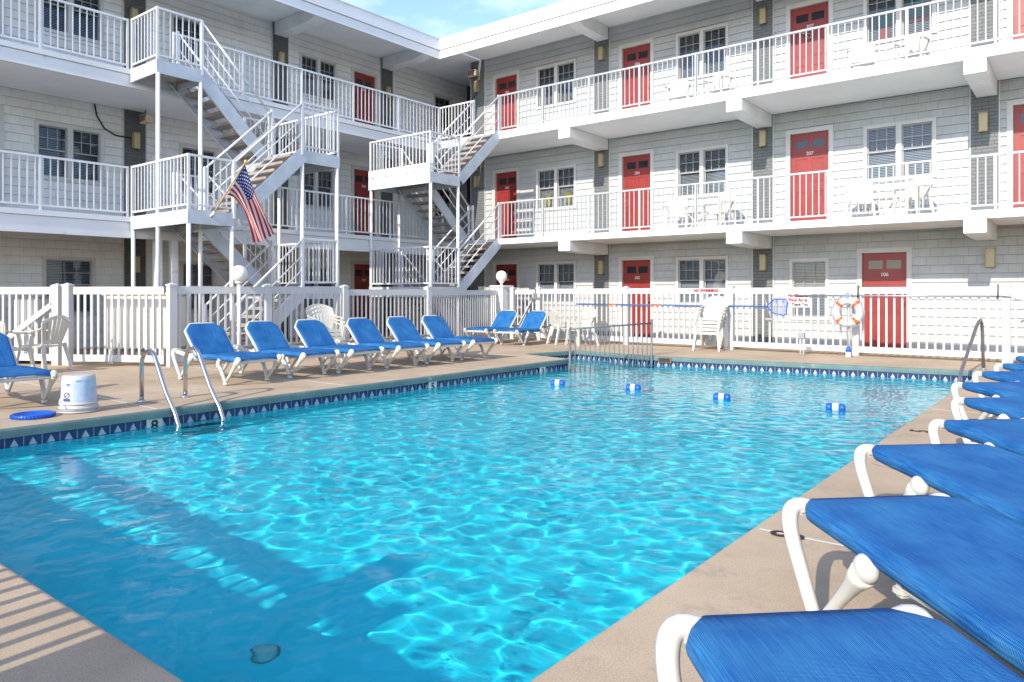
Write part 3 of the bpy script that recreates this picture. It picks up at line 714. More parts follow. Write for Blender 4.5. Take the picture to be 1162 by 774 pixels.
for k, (a, b) in enumerate(PIERX[1:]):
    beam(bw, PB, a + 0.10, b - 0.02, 2.658, 2.0, 0.27, 0.30)
    beam(bw, PB, a + 0.10, b - 0.02, 5.658, 2.0, 0.27, 0.30)
    beam(bw, PB, a + 0.10, b - 0.02, 8.848, 1.9, 0.20, 0.34)
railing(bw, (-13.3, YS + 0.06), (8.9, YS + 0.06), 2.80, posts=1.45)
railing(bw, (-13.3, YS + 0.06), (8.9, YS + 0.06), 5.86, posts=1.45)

# ------------------------------------------------------------------ left wing (faces east, along Y)
XA = -18.05
aw = thing('motel_wing', 'shaded motel wing at a right angle behind the two outside staircases', 'building', (0, 0, 0))
PA = P3('X', XA, 1)
YA0, YA1 = -6.0, 26.0
ad, awn = [], []
ad += [(14.86, 15.72, LEVELS[2] + .06, 8.16, '304'), (14.86, 15.72, LEVELS[1] + .06, 5.12, '204'), (14.86, 15.72, 0.06, 2.17, '102'),
       (4.52, 5.40, LEVELS[1] + .06, 5.12, '202'), (4.52, 5.40, LEVELS[2] + .06, 8.16, '302')]
awn += [(6.10, 7.50, 7.00, 8.24, True), (9.07, 9.95, 7.00, 8.26, False), (12.86, 14.2, 7.0, 8.24, True), (18.35, 19.28, 7.0, 8.22, False),
        (6.08, 7.50, 3.76, 5.02, True), (9.30, 10.32, 3.76, 5.02, False), (12.80, 14.10, 3.76, 5.0, True), (18.35, 19.28, 3.76, 5.0, False),
        (6.23, 7.32, 0.75, 2.08, False), (9.32, 10.28, 0.75, 2.08, False), (12.80, 14.10, 0.75, 2.08, True),
        (2.0, 3.4, 7.0, 8.24, True), (2.0, 3.4, 3.76, 5.02, True), (2.0, 3.4, 0.75, 2.08, True)]
ah = [(a - .06, b + .06, z0 - .05, z1 + .06) for a, b, z0, z1, n in ad] + [(a + .03, b - .03, z0 + .03, z1 - .03) for a, b, z0, z1, d in awn]
for z0, z1 in ((0, 2.66), (2.8, 5.62), (5.84, 8.86)):
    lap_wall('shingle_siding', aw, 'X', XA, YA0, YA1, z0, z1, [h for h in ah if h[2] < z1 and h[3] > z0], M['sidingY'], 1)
for a, b, z0, z1, n in ad: door(aw, PA, a, b, z0, z1, n, FACE_E, flip=True)
for a, b, z0, z1, d in awn: window(aw, PA, a, b, z0, z1, d)
PIERY = [(-4.05, -3.55), (-.05, .45), (3.95, 4.45), (7.95, 8.45), (11.96, 12.46), (15.93, 16.43), (20.05, 20.6)]
for z0, z1 in ((0.0, 2.66), (2.82, 5.62), (5.84, 8.86)):
    for a, b in PIERY:
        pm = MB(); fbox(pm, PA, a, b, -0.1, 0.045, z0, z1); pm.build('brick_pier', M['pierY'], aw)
        c = MB()
        for xx in (a - 0.012, b + 0.012): fbox(c, PA, xx - 0.014, xx + 0.014, -0.05, 0.04, z0, z1)
        c.build('corner_trim', M['trim'], aw)
m = MB(); m.box(-26, XA - 0.22, YA0, YA1, 0, 8.85); m.build('wall_core', M['soffit'], aw)
m = MB(); m.box(-26, XL - 0.05, YA1, YA1 + 0.2, 0, 8.85); m.build('end_wall', M['pierX'], aw)
XS = -15.65
for z0, z1, zf in ((2.66, 2.83, 2.40), (5.62, 5.88, 5.52)):
    m = MB(); m.box(XA - 0.1, XS - 0.03, YA0, YA1, z0, z1); m.build('balcony_slab', M['soffit'], aw)
    m = MB(); m.box(XS - 0.09, XS, YA0, YS + 0.028, zf, z1 - 0.11); m.box(XS - 0.09, XS + 0.03, YA0, YS + 0.026, z1 - 0.10, z1 + 0.005); m.build('balcony_fascia', M['fascia'], aw)
m = MB(); m.box(-26.3, XS - 0.11, YA0 - 0.3, 26.32, 8.852, 8.952); m.build('roof', M['soffit'], aw)
m = MB(); m.box(XS - 0.08, XS + 0.0, YA0 - .3, YS - 0.035, 8.655, 8.97); m.box(XS - 0.08, XS - 0.03, YA0 - .3, YS - 0.005, 8.40, 8.64); m.build('roof_fascia', M['fascia'], aw)
m = MB(); m.box(XS - 0.3, XS + 0.015, YA0 - .3, YS - 0.05, 8.97, 9.0); m.build('roof_flashing', M['trim'], aw)
for a, b in PIERY[1:-1]:
    beam(aw, PA, a + 0.05, b - 0.05, 8.848, 2.3, 0.20, 0.34)
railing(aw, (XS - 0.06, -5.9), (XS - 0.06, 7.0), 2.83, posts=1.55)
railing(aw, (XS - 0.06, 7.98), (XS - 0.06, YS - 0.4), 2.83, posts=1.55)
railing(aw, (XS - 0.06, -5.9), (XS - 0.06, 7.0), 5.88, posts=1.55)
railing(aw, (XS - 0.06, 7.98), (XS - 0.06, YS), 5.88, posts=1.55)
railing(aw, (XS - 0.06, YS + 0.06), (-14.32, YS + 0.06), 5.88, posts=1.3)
# ground storey columns under the left balcony
for y in (4.66, 7.65, 8.0, 10.5):
    m = MB(); m.box(-0.07, 0.07, -0.07, 0.07, 0, 2.40); m.build('balcony_column', M['white'], aw, (XS - 0.12, y, 0))

# ------------------------------------------------------------------ staircases
def flight(parent, xa, xb, y0, z0, y1, z1, n=8, rail_ext=True):
    f = thing_part = bpy.data.objects.new('stair_flight', None); COL.objects.link(f); f.parent = parent
    d = Vector((0, y1 - y0, z1 - z0)); L = d.length; nrm = Vector((0, -(z1 - z0), y1 - y0)).normalized()
    if nrm.z < 0: nrm = -nrm
    for x, s in ((xa, 1), (xb, -1)):
        mb = MB(); A = Vector((x, y0, z0)); B = Vector((x, y1, z1)); dn = Vector((0, 0, -1))
        t = d.normalized()
        # channel: web with two flanges
        up = nrm
        mb.bar(A - nrm * 0.09, B - nrm * 0.09, 0.012, 0.28, up=nrm)
        for k in (0.05, -0.23): mb.bar(A + nrm * k + Vector((s * 0.022, 0, 0)), B + nrm * k + Vector((s * 0.022, 0, 0)), 0.05, 0.012, up=nrm)
        mb.build('stringer', M['steel'], f)
    tr = MB()
    for i in range(n):
        fr = (i + 0.5) / n; y = y0 + (y1 - y0) * fr; z = z0 + (z1 - z0) * (i + 1) / (n + 1) if False else z0 + (z1 - z0) * fr
        tr.box(xa + 0.03, xb - 0.03, y - 0.145, y + 0.145, z - 0.055, z); tr.mi[-5] = 1
    tr.build('tread_slat', [M['tread'], M['white']], f)
    for x in (xa + 0.0, xb - 0.0):
        mb = MB()
        for h in (1.0, 0.66, 0.36):
            mb.tube([(x, y0, z0 + h), (x, y1, z1 + h)], 0.024 if h == 1.0 else 0.016, 8)
        mb.build('handrail', M['rail'], f)
        for y, z in ((y0, z0), (y1, z1)):
            pm = MB(); pm.bar((x, y, z - 0.1), (x, y, z + 1.04), 0.05, 0.05, up=(0, 1, 0)); pm.build('rail_post', M['rail'], f)
    return f
def landing(parent, x0, x1, y0, y1, z, rails, depth=0.26):
    l = MB(); t = 0.03
    l.box(x0, x1, y0, y0 + t, z - depth, z + 0.01); l.box(x0, x1, y1 - t, y1, z - depth, z + 0.01)
    l.box(x0, x0 + t, y0 + t + .001, y1 - t - .001, z - depth, z + 0.01); l.box(x1 - t, x1, y0 + t + .001, y1 - t - .001, z - depth, z + 0.01)
    o = l.build('landing', M['steel'] if depth > 0.2 else M['white'], parent)
    p = MB(); p.box(x0 + t + .002, x1 - t - .002, y0 + t + .002, y1 - t - .002, z - 0.09, z - 0.005); p.build('landing_plate', M['under'], o)
    for a, b in rails: railing(o, a, b, z, posts=2.6, name='landing_railing')
    return o
def post(parent, x, y, z0, z1, r=0.042):
    m = MB(); m.tube([(0, 0, z0), (0, 0, z1)], r, 10); return m.build('support_post', M['white'], parent, (x, y, 0))

s1 = thing('outside_staircase', 'white steel switchback staircase with a flag on its middle landing', 'staircase', (0, 0, 0), group='outside staircases')
xi0, xi1, xo0, xo1 = -15.52, -14.52, -14.40, -13.30
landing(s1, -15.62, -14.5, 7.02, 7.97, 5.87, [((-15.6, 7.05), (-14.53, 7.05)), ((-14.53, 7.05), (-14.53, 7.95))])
flight(s1, xi0, xi1, 7.97, 5.87, 9.55, 4.32)
landing(s1, -15.58, xo1, 9.55, 10.55, 4.32, [((-15.55, 10.52), (-13.33, 10.52)), ((-13.33, 9.6), (-13.33, 10.52)), ((-15.55, 9.6), (-15.55, 10.52))])
flight(s1, xo0, xo1, 9.55, 4.32, 7.97, 2.83)
landing(s1, -15.62, xo1, 7.02, 7.97, 2.83, [((-15.6, 7.05), (-13.33, 7.05)), ((-13.33, 7.05), (-13.33, 7.95))])
flight(s1, xi0, xi1, 7.97, 2.83, 9.55, 1.40)
landing(s1, -15.58, xo1, 9.55, 10.55, 1.40, [((-15.55, 10.52), (-13.33, 10.52)), ((-13.33, 9.6), (-13.33, 10.52)), ((-15.55, 9.6), (-15.55, 10.52))])
flight(s1, xo0, xo1, 9.55, 1.40, 7.97, 0.0)
for x, y, z in ((-14.53, 7.06, 5.62), (-14.53, 7.94, 5.62), (-13.34, 7.06, 2.58), (-13.34, 7.94, 2.58), (-13.34, 9.58, 4.07), (-13.34, 10.5, 4.07), (-15.54, 10.5, 4.07), (-15.58, 7.06, 2.58)):
    post(s1, x, y, 0, z)

s2 = thing('outside_staircase', 'white steel staircase filling the inside corner between the two motel wings', 'staircase', (0, 0, 0), group='outside staircases')
xl0, xl1, xr0, xr1 = -15.52, -14.46, -14.30, -13.32
landing(s2, -15.64, -13.28, 13.40, 14.52, 4.36, [((-15.6, 13.43), (-13.31, 13.43)), ((-13.31, 13.43), (-13.31, 14.5)), ((-15.6, 13.43), (-15.6, 14.5))])
m = MB(); m.box(-15.64, -13.28, 13.385, 13.398, 4.40, 4.60); m.build('kick_plate', M['white'], s2)
m = MB(); m.box(-15.64, -13.28, 13.385, 13.398, 4.08, 4.385); m.build('landing_fascia', M['white'], s2)
flight(s2, xr0, xr1, 14.52, 4.36, 16.18, 5.86)
flight(s2, xl0, xl1, 14.52, 4.36, 16.18, 2.82)
landing(s2, -15.64, -13.28, 13.40, 14.52, 1.42, [((-15.6, 13.43), (-13.31, 13.43)), ((-13.31, 13.43), (-13.31, 14.5)), ((-15.6, 13.43), (-15.6, 14.5))])
flight(s2, xr0, xr1, 14.52, 1.42, 16.18, 2.80)
flight(s2, xl0, xl1, 14.52, 1.42, 16.18, 0.0)
for x, y in ((-15.6, 13.45), (-13.32, 13.45), (-13.32, 14.48), (-15.6, 14.48)): post(s2, x, y, 0, 4.1)

# ------------------------------------------------------------------ wall lamps and exit signs
def make_lamp():
    t = thing('wall_lamp', 'amber box wall lamp', 'wall lamp', group='amber box lamps on the brick piers')
    m = MB(); m.box(-0.075, 0.075, -0.10, 0, -0.185, 0.185); m.build('lamp_box', M['amber'], t, bevel=0.008)
    m = MB()
    for z in (-0.20, 0.18): m.box(-0.085, 0.085, -0.11, 0, z, z + 0.02)
    m.box(-0.082, -0.070, -0.107, -0.096, -0.18, 0.18); m.box(0.070, 0.082, -0.107, -0.096, -0.18, 0.18)
    m.build('lamp_frame', M['brass'], t); return t
lamp0 = make_lamp(); used = False
lamps = []
yB = WB - 0.045
for x, z, lab in ((-15.85, 8.0, 'on the corner pier beside door 305, under the exit sign'), (-11.1, 8.12, 'on the pier between doors 305 and 306, top floor'), (-6.45, 8.1, 'on the top floor pier left of door 307'),
                  (-1.84, 8.1, 'on the top floor pier right of door 307'),
                  (-15.85, 4.9, 'on the middle floor corner pier beside door 205'), (-11.1, 5.07, 'on the pier left of door 206'), (-6.45, 5.08, 'on the pier left of door 207'), (-1.84, 4.82, 'on the middle floor pier at the right edge'),
                  (-11.1, 2.0, 'on the ground floor pier left of door 105'), (-6.45, 2.02, 'on the ground floor pier left of the single window'), (-1.72, 2.0, 'on plain siding right of door 106')):
    lamps.append(((x, yB if not (x == -1.72) else WB - 0.018, z), 0, 'amber box wall lamp ' + lab))
xA = XA + 0.045
for y, z, lab in ((8.15, 7.85, 'on the shaded top floor pier behind the upper landing'), (12.2, 7.85, 'on the shaded top floor pier left of the double window'), (16.2, 7.75, 'on the shaded top floor pier right of door 304'),
                  (8.2, 4.9, 'on the dark pier where the black cable ends'), (8.2, 1.95, 'on the ground floor pier behind the stair posts')):
    lamps.append(((xA, y, z), R(90), 'amber box wall lamp ' + lab))
for i, (l, rz, lab) in enumerate(lamps):
    if i == 0: lamp0.location = l; lamp0.rotation_euler = (0, 0, rz); lamp0['label'] = lab
    else: copy_tree(lamp0, lab, l, rz)
def exit_sign(loc, rz, label):
    t = thing('exit_sign', label, 'exit sign', loc, rz, 'weathered exit signs')
    m = MB(); m.box(-0.17, 0.17, -0.06, 0.06, -0.10, 0.10); m.build('sign_box', M['exit_box'], t, bevel=0.006)
    text_mesh('exit_lettering', 'EXIT', 0.17, M['exit_red'], t, (0, -0.063, 0), FACE_S, 0.002, sx=0.86, bold=0.006)
    m = MB(); m.tube([(0, 0, 0.10), (0, 0, 0.2)], 0.015, 8); m.build('bracket', M['black'], t); return t
exit_sign((-15.95, WB - 0.16, 8.44), 0, 'weathered exit sign on the top floor corner pier between the wings')
exit_sign((-15.95, WB - 0.16, 5.36), 0, 'weathered exit sign on the middle floor corner pier, behind the stair')
exit_sign((XA + 0.35, 8.3, 5.40), 0, 'weathered exit sign under the left balcony above a wall lamp')
c = MB(); c.tube([(XA + 0.03, 7.3, 5.6), (XA + 0.04, 7.34, 5.35), (XA + 0.05, 7.5, 5.08), (XA + 0.05, 7.75, 4.96), (XA + 0.06, 8.1, 4.95)], 0.018, 8)
tag(c.build('cable', M['black']), 'black cable drooping to a wall lamp on the shaded wall', 'cable')
c = MB(); c.tube([(-15.85, yB - 0.05, 7.84), (-15.87, yB - 0.04, 7.74), (-16.0, yB - 0.03, 7.68), (-16.1, yB - 0.02, 7.55)], 0.014, 8)
tag(c.build('cable', M['black']), 'short black cable under the lamp on the corner pier', 'cable')

# ------------------------------------------------------------------ fences
def fence_run(parent, p, q, post_at, h=1.38, sp=0.135, w=0.036, label=None):
    """One vinyl panel between two posts: deep top rail, bottom rail, flat pickets."""
    p, q = Vector((*p, 0)), Vector((*q, 0)); d = q - p; L = d.length; d.normalize()
    mb = MB(); P = lambda t, z: p + d * t + Vector((0, 0, z))
    mb.bar(P(0.05, h - 0.065), P(L - 0.05, h - 0.065), 0.045, 0.13); mb.bar(P(0.05, 0.13), P(L - 0.05, 0.13), 0.045, 0.12)
    n = max(1, round(L / sp))
    for i in range(1, n): mb.bar(P(L * i / n, 0.18), P(L * i / n, h - 0.12), w, 0.022, up=d.cross(Vector((0, 0, 1))))
    o = mb.build('picket_grille', M['white_clean'], parent)
    if label: o['label'] = label
    return o
def fence_post(parent, x, y, h=1.43, w=0.125, rz=0.0):
    m = MB(); m.box(-w / 2, w / 2, -w / 2, w / 2, 0, h - 0.05); m.box(-w / 2 - 0.012, w / 2 + 0.012, -w / 2 - 0.012, w / 2 + 0.012, h - 0.05, h - 0.02)
    a = w / 2 + 0.004; m.add([(-a, -a, h - 0.02), (a, -a, h - 0.02), (a, a, h - 0.02), (-a, a, h - 0.02), (0, 0, h + 0.015)], [(0, 1, 4), (1, 2, 4), (2, 3, 4), (3, 0, 4)])
    o = m.build('fence_post', M['white_clean'], parent, (x, y, 0)); o.rotation_euler = (0, 0, rz); return o
YF = 15.95
fb = thing('pool_fence', 'long white vinyl picket fence below the sunlit wing', 'fence', group='white pool fences')
fx = [-12.62, -11.72, -9.06, -6.4, -3.8, -1.27, 1.3, 3.9, 6.5]
for x in fx: fence_post(fb, x, YF)
for a, b in zip(fx[1:], fx[2:]): fence_run(fb, (a, YF), (b, YF), None, sp=0.142)
text_mesh('fence_lettering', 'NO SWIMMING', 0.085, M['ink_red'], fb, (-6.98, YF - 0.026, 1.318), FACE_S, 0.001, bold=0.005)
gt = thing('fence_gate', 'narrow white picket gate beside the white brick pillar', 'gate')
fence_run(gt, (-12.58, YF + 0.0), (-11.80, YF), None, h=1.36, sp=0.12)
m = MB(); m.bar((-12.5, YF - 0.04, 0.2), (-11.85, YF - 0.04, 1.2), 0.03, 0.06, up=(0, 1, 0)); m.build('gate_brace', M['white_clean'], gt)
m = MB(); m.box(-11.95, -11.66, YF - 0.10, YF - 0.06, 1.10, 1.15); m.box(-11.83, -11.73, YF - 0.12, YF - 0.05, 1.16, 1.26); m.build('gate_latch', M['grey_metal'], gt)
# left-hand fence
fl = thing('pool_fence', 'white picket fence behind the row of blue loungers', 'fence', group='white pool fences')
lp = [(-12.40, 6.26), (-12.25, 8.02), (-12.38, 9.94), (-12.30, 12.34), (-12.95, 15.72)]
for x, y in lp[:-1]: fence_post(fl, x, y, rz=R(0))
for a, b in zip(lp[:2], lp[1:3]): fence_run(fl, a, b, None, sp=0.135)
for a, b in zip(lp[2:4], lp[3:5]): fence_run(fl, a, b, None, h=1.34, sp=0.115, w=0.03)
gd = Vector((-14.12 + 12.40, 5.26 - 6.26)).normalized()
gl2 = thing('fence_gate', 'wide white picket gate with a cream board behind it', 'gate')
fence_run(gl2, (-12.47, 6.215), (-14.04, 5.31), None, h=1.37, sp=0.128, w=0.04)
fl2 = thing('pool_fence', 'white picket fence panel left of the wide gate', 'fence', group='white pool fences')
fence_post(fl2, -14.10, 5.27, rz=math.atan2(gd.y, gd.x)); fence_post(fl2, -14.28, 5.17, h=1.42, rz=math.atan2(gd.y, gd.x))
e0 = Vector((-14.28, 5.17)); e1 = e0 + gd * 2.0; e2 = e1 + gd * 2.4
fence_run(fl2, tuple(e0), tuple(e1 + gd * 0.0), None, h=1.37); fence_post(fl2, e1.x, e1.y, rz=math.atan2(gd.y, gd.x))
fence_run(fl2, tuple(e1), tuple(e2), None, h=1.37); fence_post(fl2, e2.x, e2.y, rz=math.atan2(gd.y, gd.x))
m = MB(); nn = Vector((gd.y, -gd.x, 0))
if nn.y > 0: nn = -nn
a = Vector((*(e0 + gd * 0.08), 1.05)) + nn * 0.05; b = Vector((*(e0 + gd * 1.0), 0.42)) + nn * 0.05
m.bar(a, b, 0.09, 0.03, up=nn); m.build('fence_brace', M['white_clean'], fl2)
bd = thing('storage_bin', 'cream storage bin standing behind the wide gate', 'storage bin', (-13.56, 6.36, 0), math.atan2(gd.y, gd.x))
m = MB(); m.box(-0.62, 0.62, -0.30, 0.30, 0.27, 1.22); m.build('bin_body', M['cream'], bd, bevel=0.02)
m = MB(); m.box(-0.65, 0.65, -0.33, 0.33, 1.223, 1.27); m.build('bin_lid', M['cream'], bd, bevel=0.015)
for sx in (-0.5, 0.5):
    for sy in (-0.22, 0.22):
        m = MB(); m.box(sx - 0.04, sx + 0.04, sy - 0.04, sy + 0.04, 0, 0.268); m.build('bin_leg', M['cream'], bd)
bp_ = Vector((*(e0 + gd * 0.75), 0)) - nn * 0.32
bq = thing('pump_cabinet', 'pale grey cabinet behind the left fence panel', 'cabinet', (bp_.x, bp_.y, 0), math.atan2(gd.y, gd.x))
m = MB(); m.box(-0.24, 0.24, -0.18, 0.18, 0.05, 1.17); m.build('cabinet_body', M['sign_white'], bq, bevel=0.012)
m = MB(); m.box(-0.26, 0.26, -0.20, 0.20, 1.172, 1.20); m.build('cabinet_top', M['grey_metal'], bq)
m = MB(); m.box(-0.2, 0.2, -0.14, 0.14, 0.0, 0.048); m.build('cabinet_base', M['dark'], bq)
# white brick pillar
pl = thing('brick_pillar', 'white painted brick pillar at the fence corner', 'pillar', (-12.95, 15.86, 0))
m = MB(); m.box(-0.21, 0.21, -0.21, 0.21, 0, 1.42); m.build('pillar_shaft', M['white_brick'], pl)
m = MB(); m.box(-0.24, 0.24, -0.24, 0.24, 1.42, 1.48); m.build('pillar_cap', M['white'], pl, bevel=0.008)
def globe_lamp(loc, h, label, r=0.155):
    t = thing('globe_lamp', label, 'lamp', loc, 0, 'white globe lamps')
    m = MB(); m.tube([(0, 0, 0), (0, 0, h)], 0.036, 10); m.build('lamp_post', M['white'], t)
    m = MB(); m.ell((0, 0, h + r * 0.95), r, r, r, 24, 16); m.build('lamp_globe', M['globe'], t)
    m = MB(); m.lathe([(0.06, h - 0.03), (0.075, h), (0.06, h + 0.03)], n=14); m.build('lamp_collar', M['white'], t); return t
globe_lamp((-12.08, 7.33, 0), 1.46, 'white globe lamp on a post behind the first loungers')
globe_lamp((-12.95, 15.86, 1.48), 0.10, 'white globe lamp on top of the brick pillar', 0.16)

# behind camera: fence inferred from its shadow; pillar and board added to cast shadows
fs = thing('pool_fence', 'white picket fence behind the near end of the pool', 'fence', group='white pool fences')
FN = [(-9.8, -0.30), (-8.0, -0.42), (-6.2, -0.54), (-4.4, -0.65), (-2.64, -0.76)]
for x, y in FN: fence_post(fs, x, y)
for a, b in zip(FN, FN[1:]): fence_run(fs, a, b, None, sp=0.137, w=0.042)
np_ = thing('shadow_board', 'plain white panel on a thin post, added out of view to cast a shadow', 'shadow caster', (-3.02, -0.86, 0))  # added out of view; its shadow makes the arm on the pool floor
m = MB(); m.tube([(0, 0.03, 0), (0, 0.03, 1.72)], 0.024, 8); m.build('board_post', M['white'], np_)
m = MB(); m.box(-0.14, 0.14, -0.02, 0.005, 1.22, 1.74); m.build('board_panel', M['sign_white'], np_, bevel=0.004)
p2 = thing('brick_pillar', 'low white brick pillar added out of view to shade the near deck', 'pillar', (-2.22, -0.75, 0))  # added out of view to throw the dark patch on the near deck
m = MB(); m.box(-0.36, 0.36, -0.3, 0.3, 0, 1.0); m.build('pillar_shaft', M['white_brick'], p2)
m = MB(); m.box(-0.40, 0.40, -0.34, 0.34, 1.0, 1.07); m.build('pillar_cap', M['white'], p2, bevel=0.01)

# ------------------------------------------------------------------ flag
ft = thing('flag', 'US flag on an angled pole fixed to the middle stair landing', 'flag')
B0, T0 = Vector((-13.27, 7.47, 2.72)), Vector((-12.62, 7.78, 3.72))
m = MB(); m.tube([B0, T0], 0.016, 8); m.build('flag_pole', M['wood'], ft)
m = MB(); m.ell(T0 + (T0 - B0).normalized() * 0.03, 0.032, 0.032, 0.05); m.build('pole_finial', M['gold'], ft)
m = MB(); m.tube([B0 - Vector((0.02, 0, 0)), B0 + (T0 - B0).normalized() * 0.12], 0.026, 8); m.build('pole_bracket', M['white'], ft)
def ray_at(px, py, x):
    A = R(38.42); r = (px - 581) / 836; u = (333.3 - py) / 836
    dx = r * math.cos(A) - math.sin(A); dy = r * math.sin(A) + math.cos(A); t = x / dx
    return Vector((x, dy * t, 1.25 + u * t))
def flag():
    nu, nv = 40, 26
    top = [ray_at(277.8, 186.5, -12.66), ray_at(291.5, 221, -12.75), ray_at(310, 265, -12.95)]
    bot = [ray_at(258.0, 221.5, -12.93), ray_at(273.5, 235, -13.02), ray_at(288, 275, -13.08)]
    def bez(a, t): return a[0] * ((1 - t) * (1 - 2 * t)) + a[1] * (4 * t * (1 - t)) + a[2] * (t * (2 * t - 1))
    mid = 0.42
    def curve(a, u):
        # piecewise smooth through three points at u = 0, .42, 1
        t = u / (2 * mid) if u < mid else 0.5 + (u - mid) / (2 * (1 - mid))
        return bez(a, t)
    v = []; f = []; uv = []
    for j in range(nv + 1):
        for i in range(nu + 1):
            u, w = i / nu, j / nv
            p = curve(top, u).lerp(curve(bot, u), w)
            amp = 0.085 * min(1, u * 2.2)
            p = p + Vector((0.78, 0.62, 0)).cross(Vector((0, 0, 1))) * (amp * math.sin(w * 9 + u * 4)) + Vector((0, 0, -0.05 * math.sin(w * math.pi) * u))
            v.append(p); uv.append((u, w))
    for j in range(nv):
        for i in range(nu): a = j * (nu + 1) + i; f.append((a, a + 1, a + nu + 2, a + nu + 1))
    mb = MB(); mb.add(v, f, 0, True); o = mb.build('flag_cloth', M['flag'], ft, fix=False)
    ul = o.data.uv_layers.new(name='UVMap')
    for lp_ in o.data.loops: ul.data[lp_.index].uv = uv[lp_.vertex_index]
flag()

# ------------------------------------------------------------------ loungers
LW = 0.315; LL = 1.68
def sling(path, w_at, roll=0.04, sag=0.018, nx=10):
    """Tight sheet along 'path' [(x, z, nx, nz)] wrapped round a side rail of radius 'roll' on both edges; half width from w_at(s)."""
    rings = []; k = len(path)
    for i, (x, z, ax, az) in enumerate(path):
        s = i / (k - 1); w = w_at(s); ring = []; e = min(1, 0.35 + 8 * min(s, 1 - s)); r = roll * e
        dip = lambda y: sag * (1 - (y / w) ** 2) * math.sin(math.pi * min(1, max(0, s)))
        put = lambda y, h: ring.append((x + ax * h, y, z + az * h))
        for j in range(7):                                   # left roll, from its underside round to the top
            t = math.pi * (1.5 - j / 6); put(-w + r + r * math.cos(t), r * math.sin(t))
        for j in range(1, nx): y = -w + r + 2 * (w - r) * j / nx; put(y, r - dip(y))
        for j in range(7):
            t = math.pi * (0.5 - j / 6); put(w - r + r * math.cos(t), r * math.sin(t))
        for j in range(nx - 1, 0, -1): y = -w + r + 2 * (w - r) * j / nx; put(y, r - dip(y) - 0.012)
        rings.append(ring)
    return rings
def smooth(pts, n=5):
    """Catmull-Rom samples through pts."""
    P = [Vector(p) for p in pts]; P = [P[0] * 2 - P[1]] + P + [P[-1] * 2 - P[-2]]; out = []
    for i in range(1, len(P) - 2):
        a, b, c, d = P[i - 1:i + 3]
        for k in range(n):
            t = k / n; out.append(0.5 * ((2 * b) + (c - a) * t + (2 * a - 5 * b + 4 * c - d) * t * t + (3 * b - a - 3 * c + d) * t ** 3))
    return out + [P[-2]]
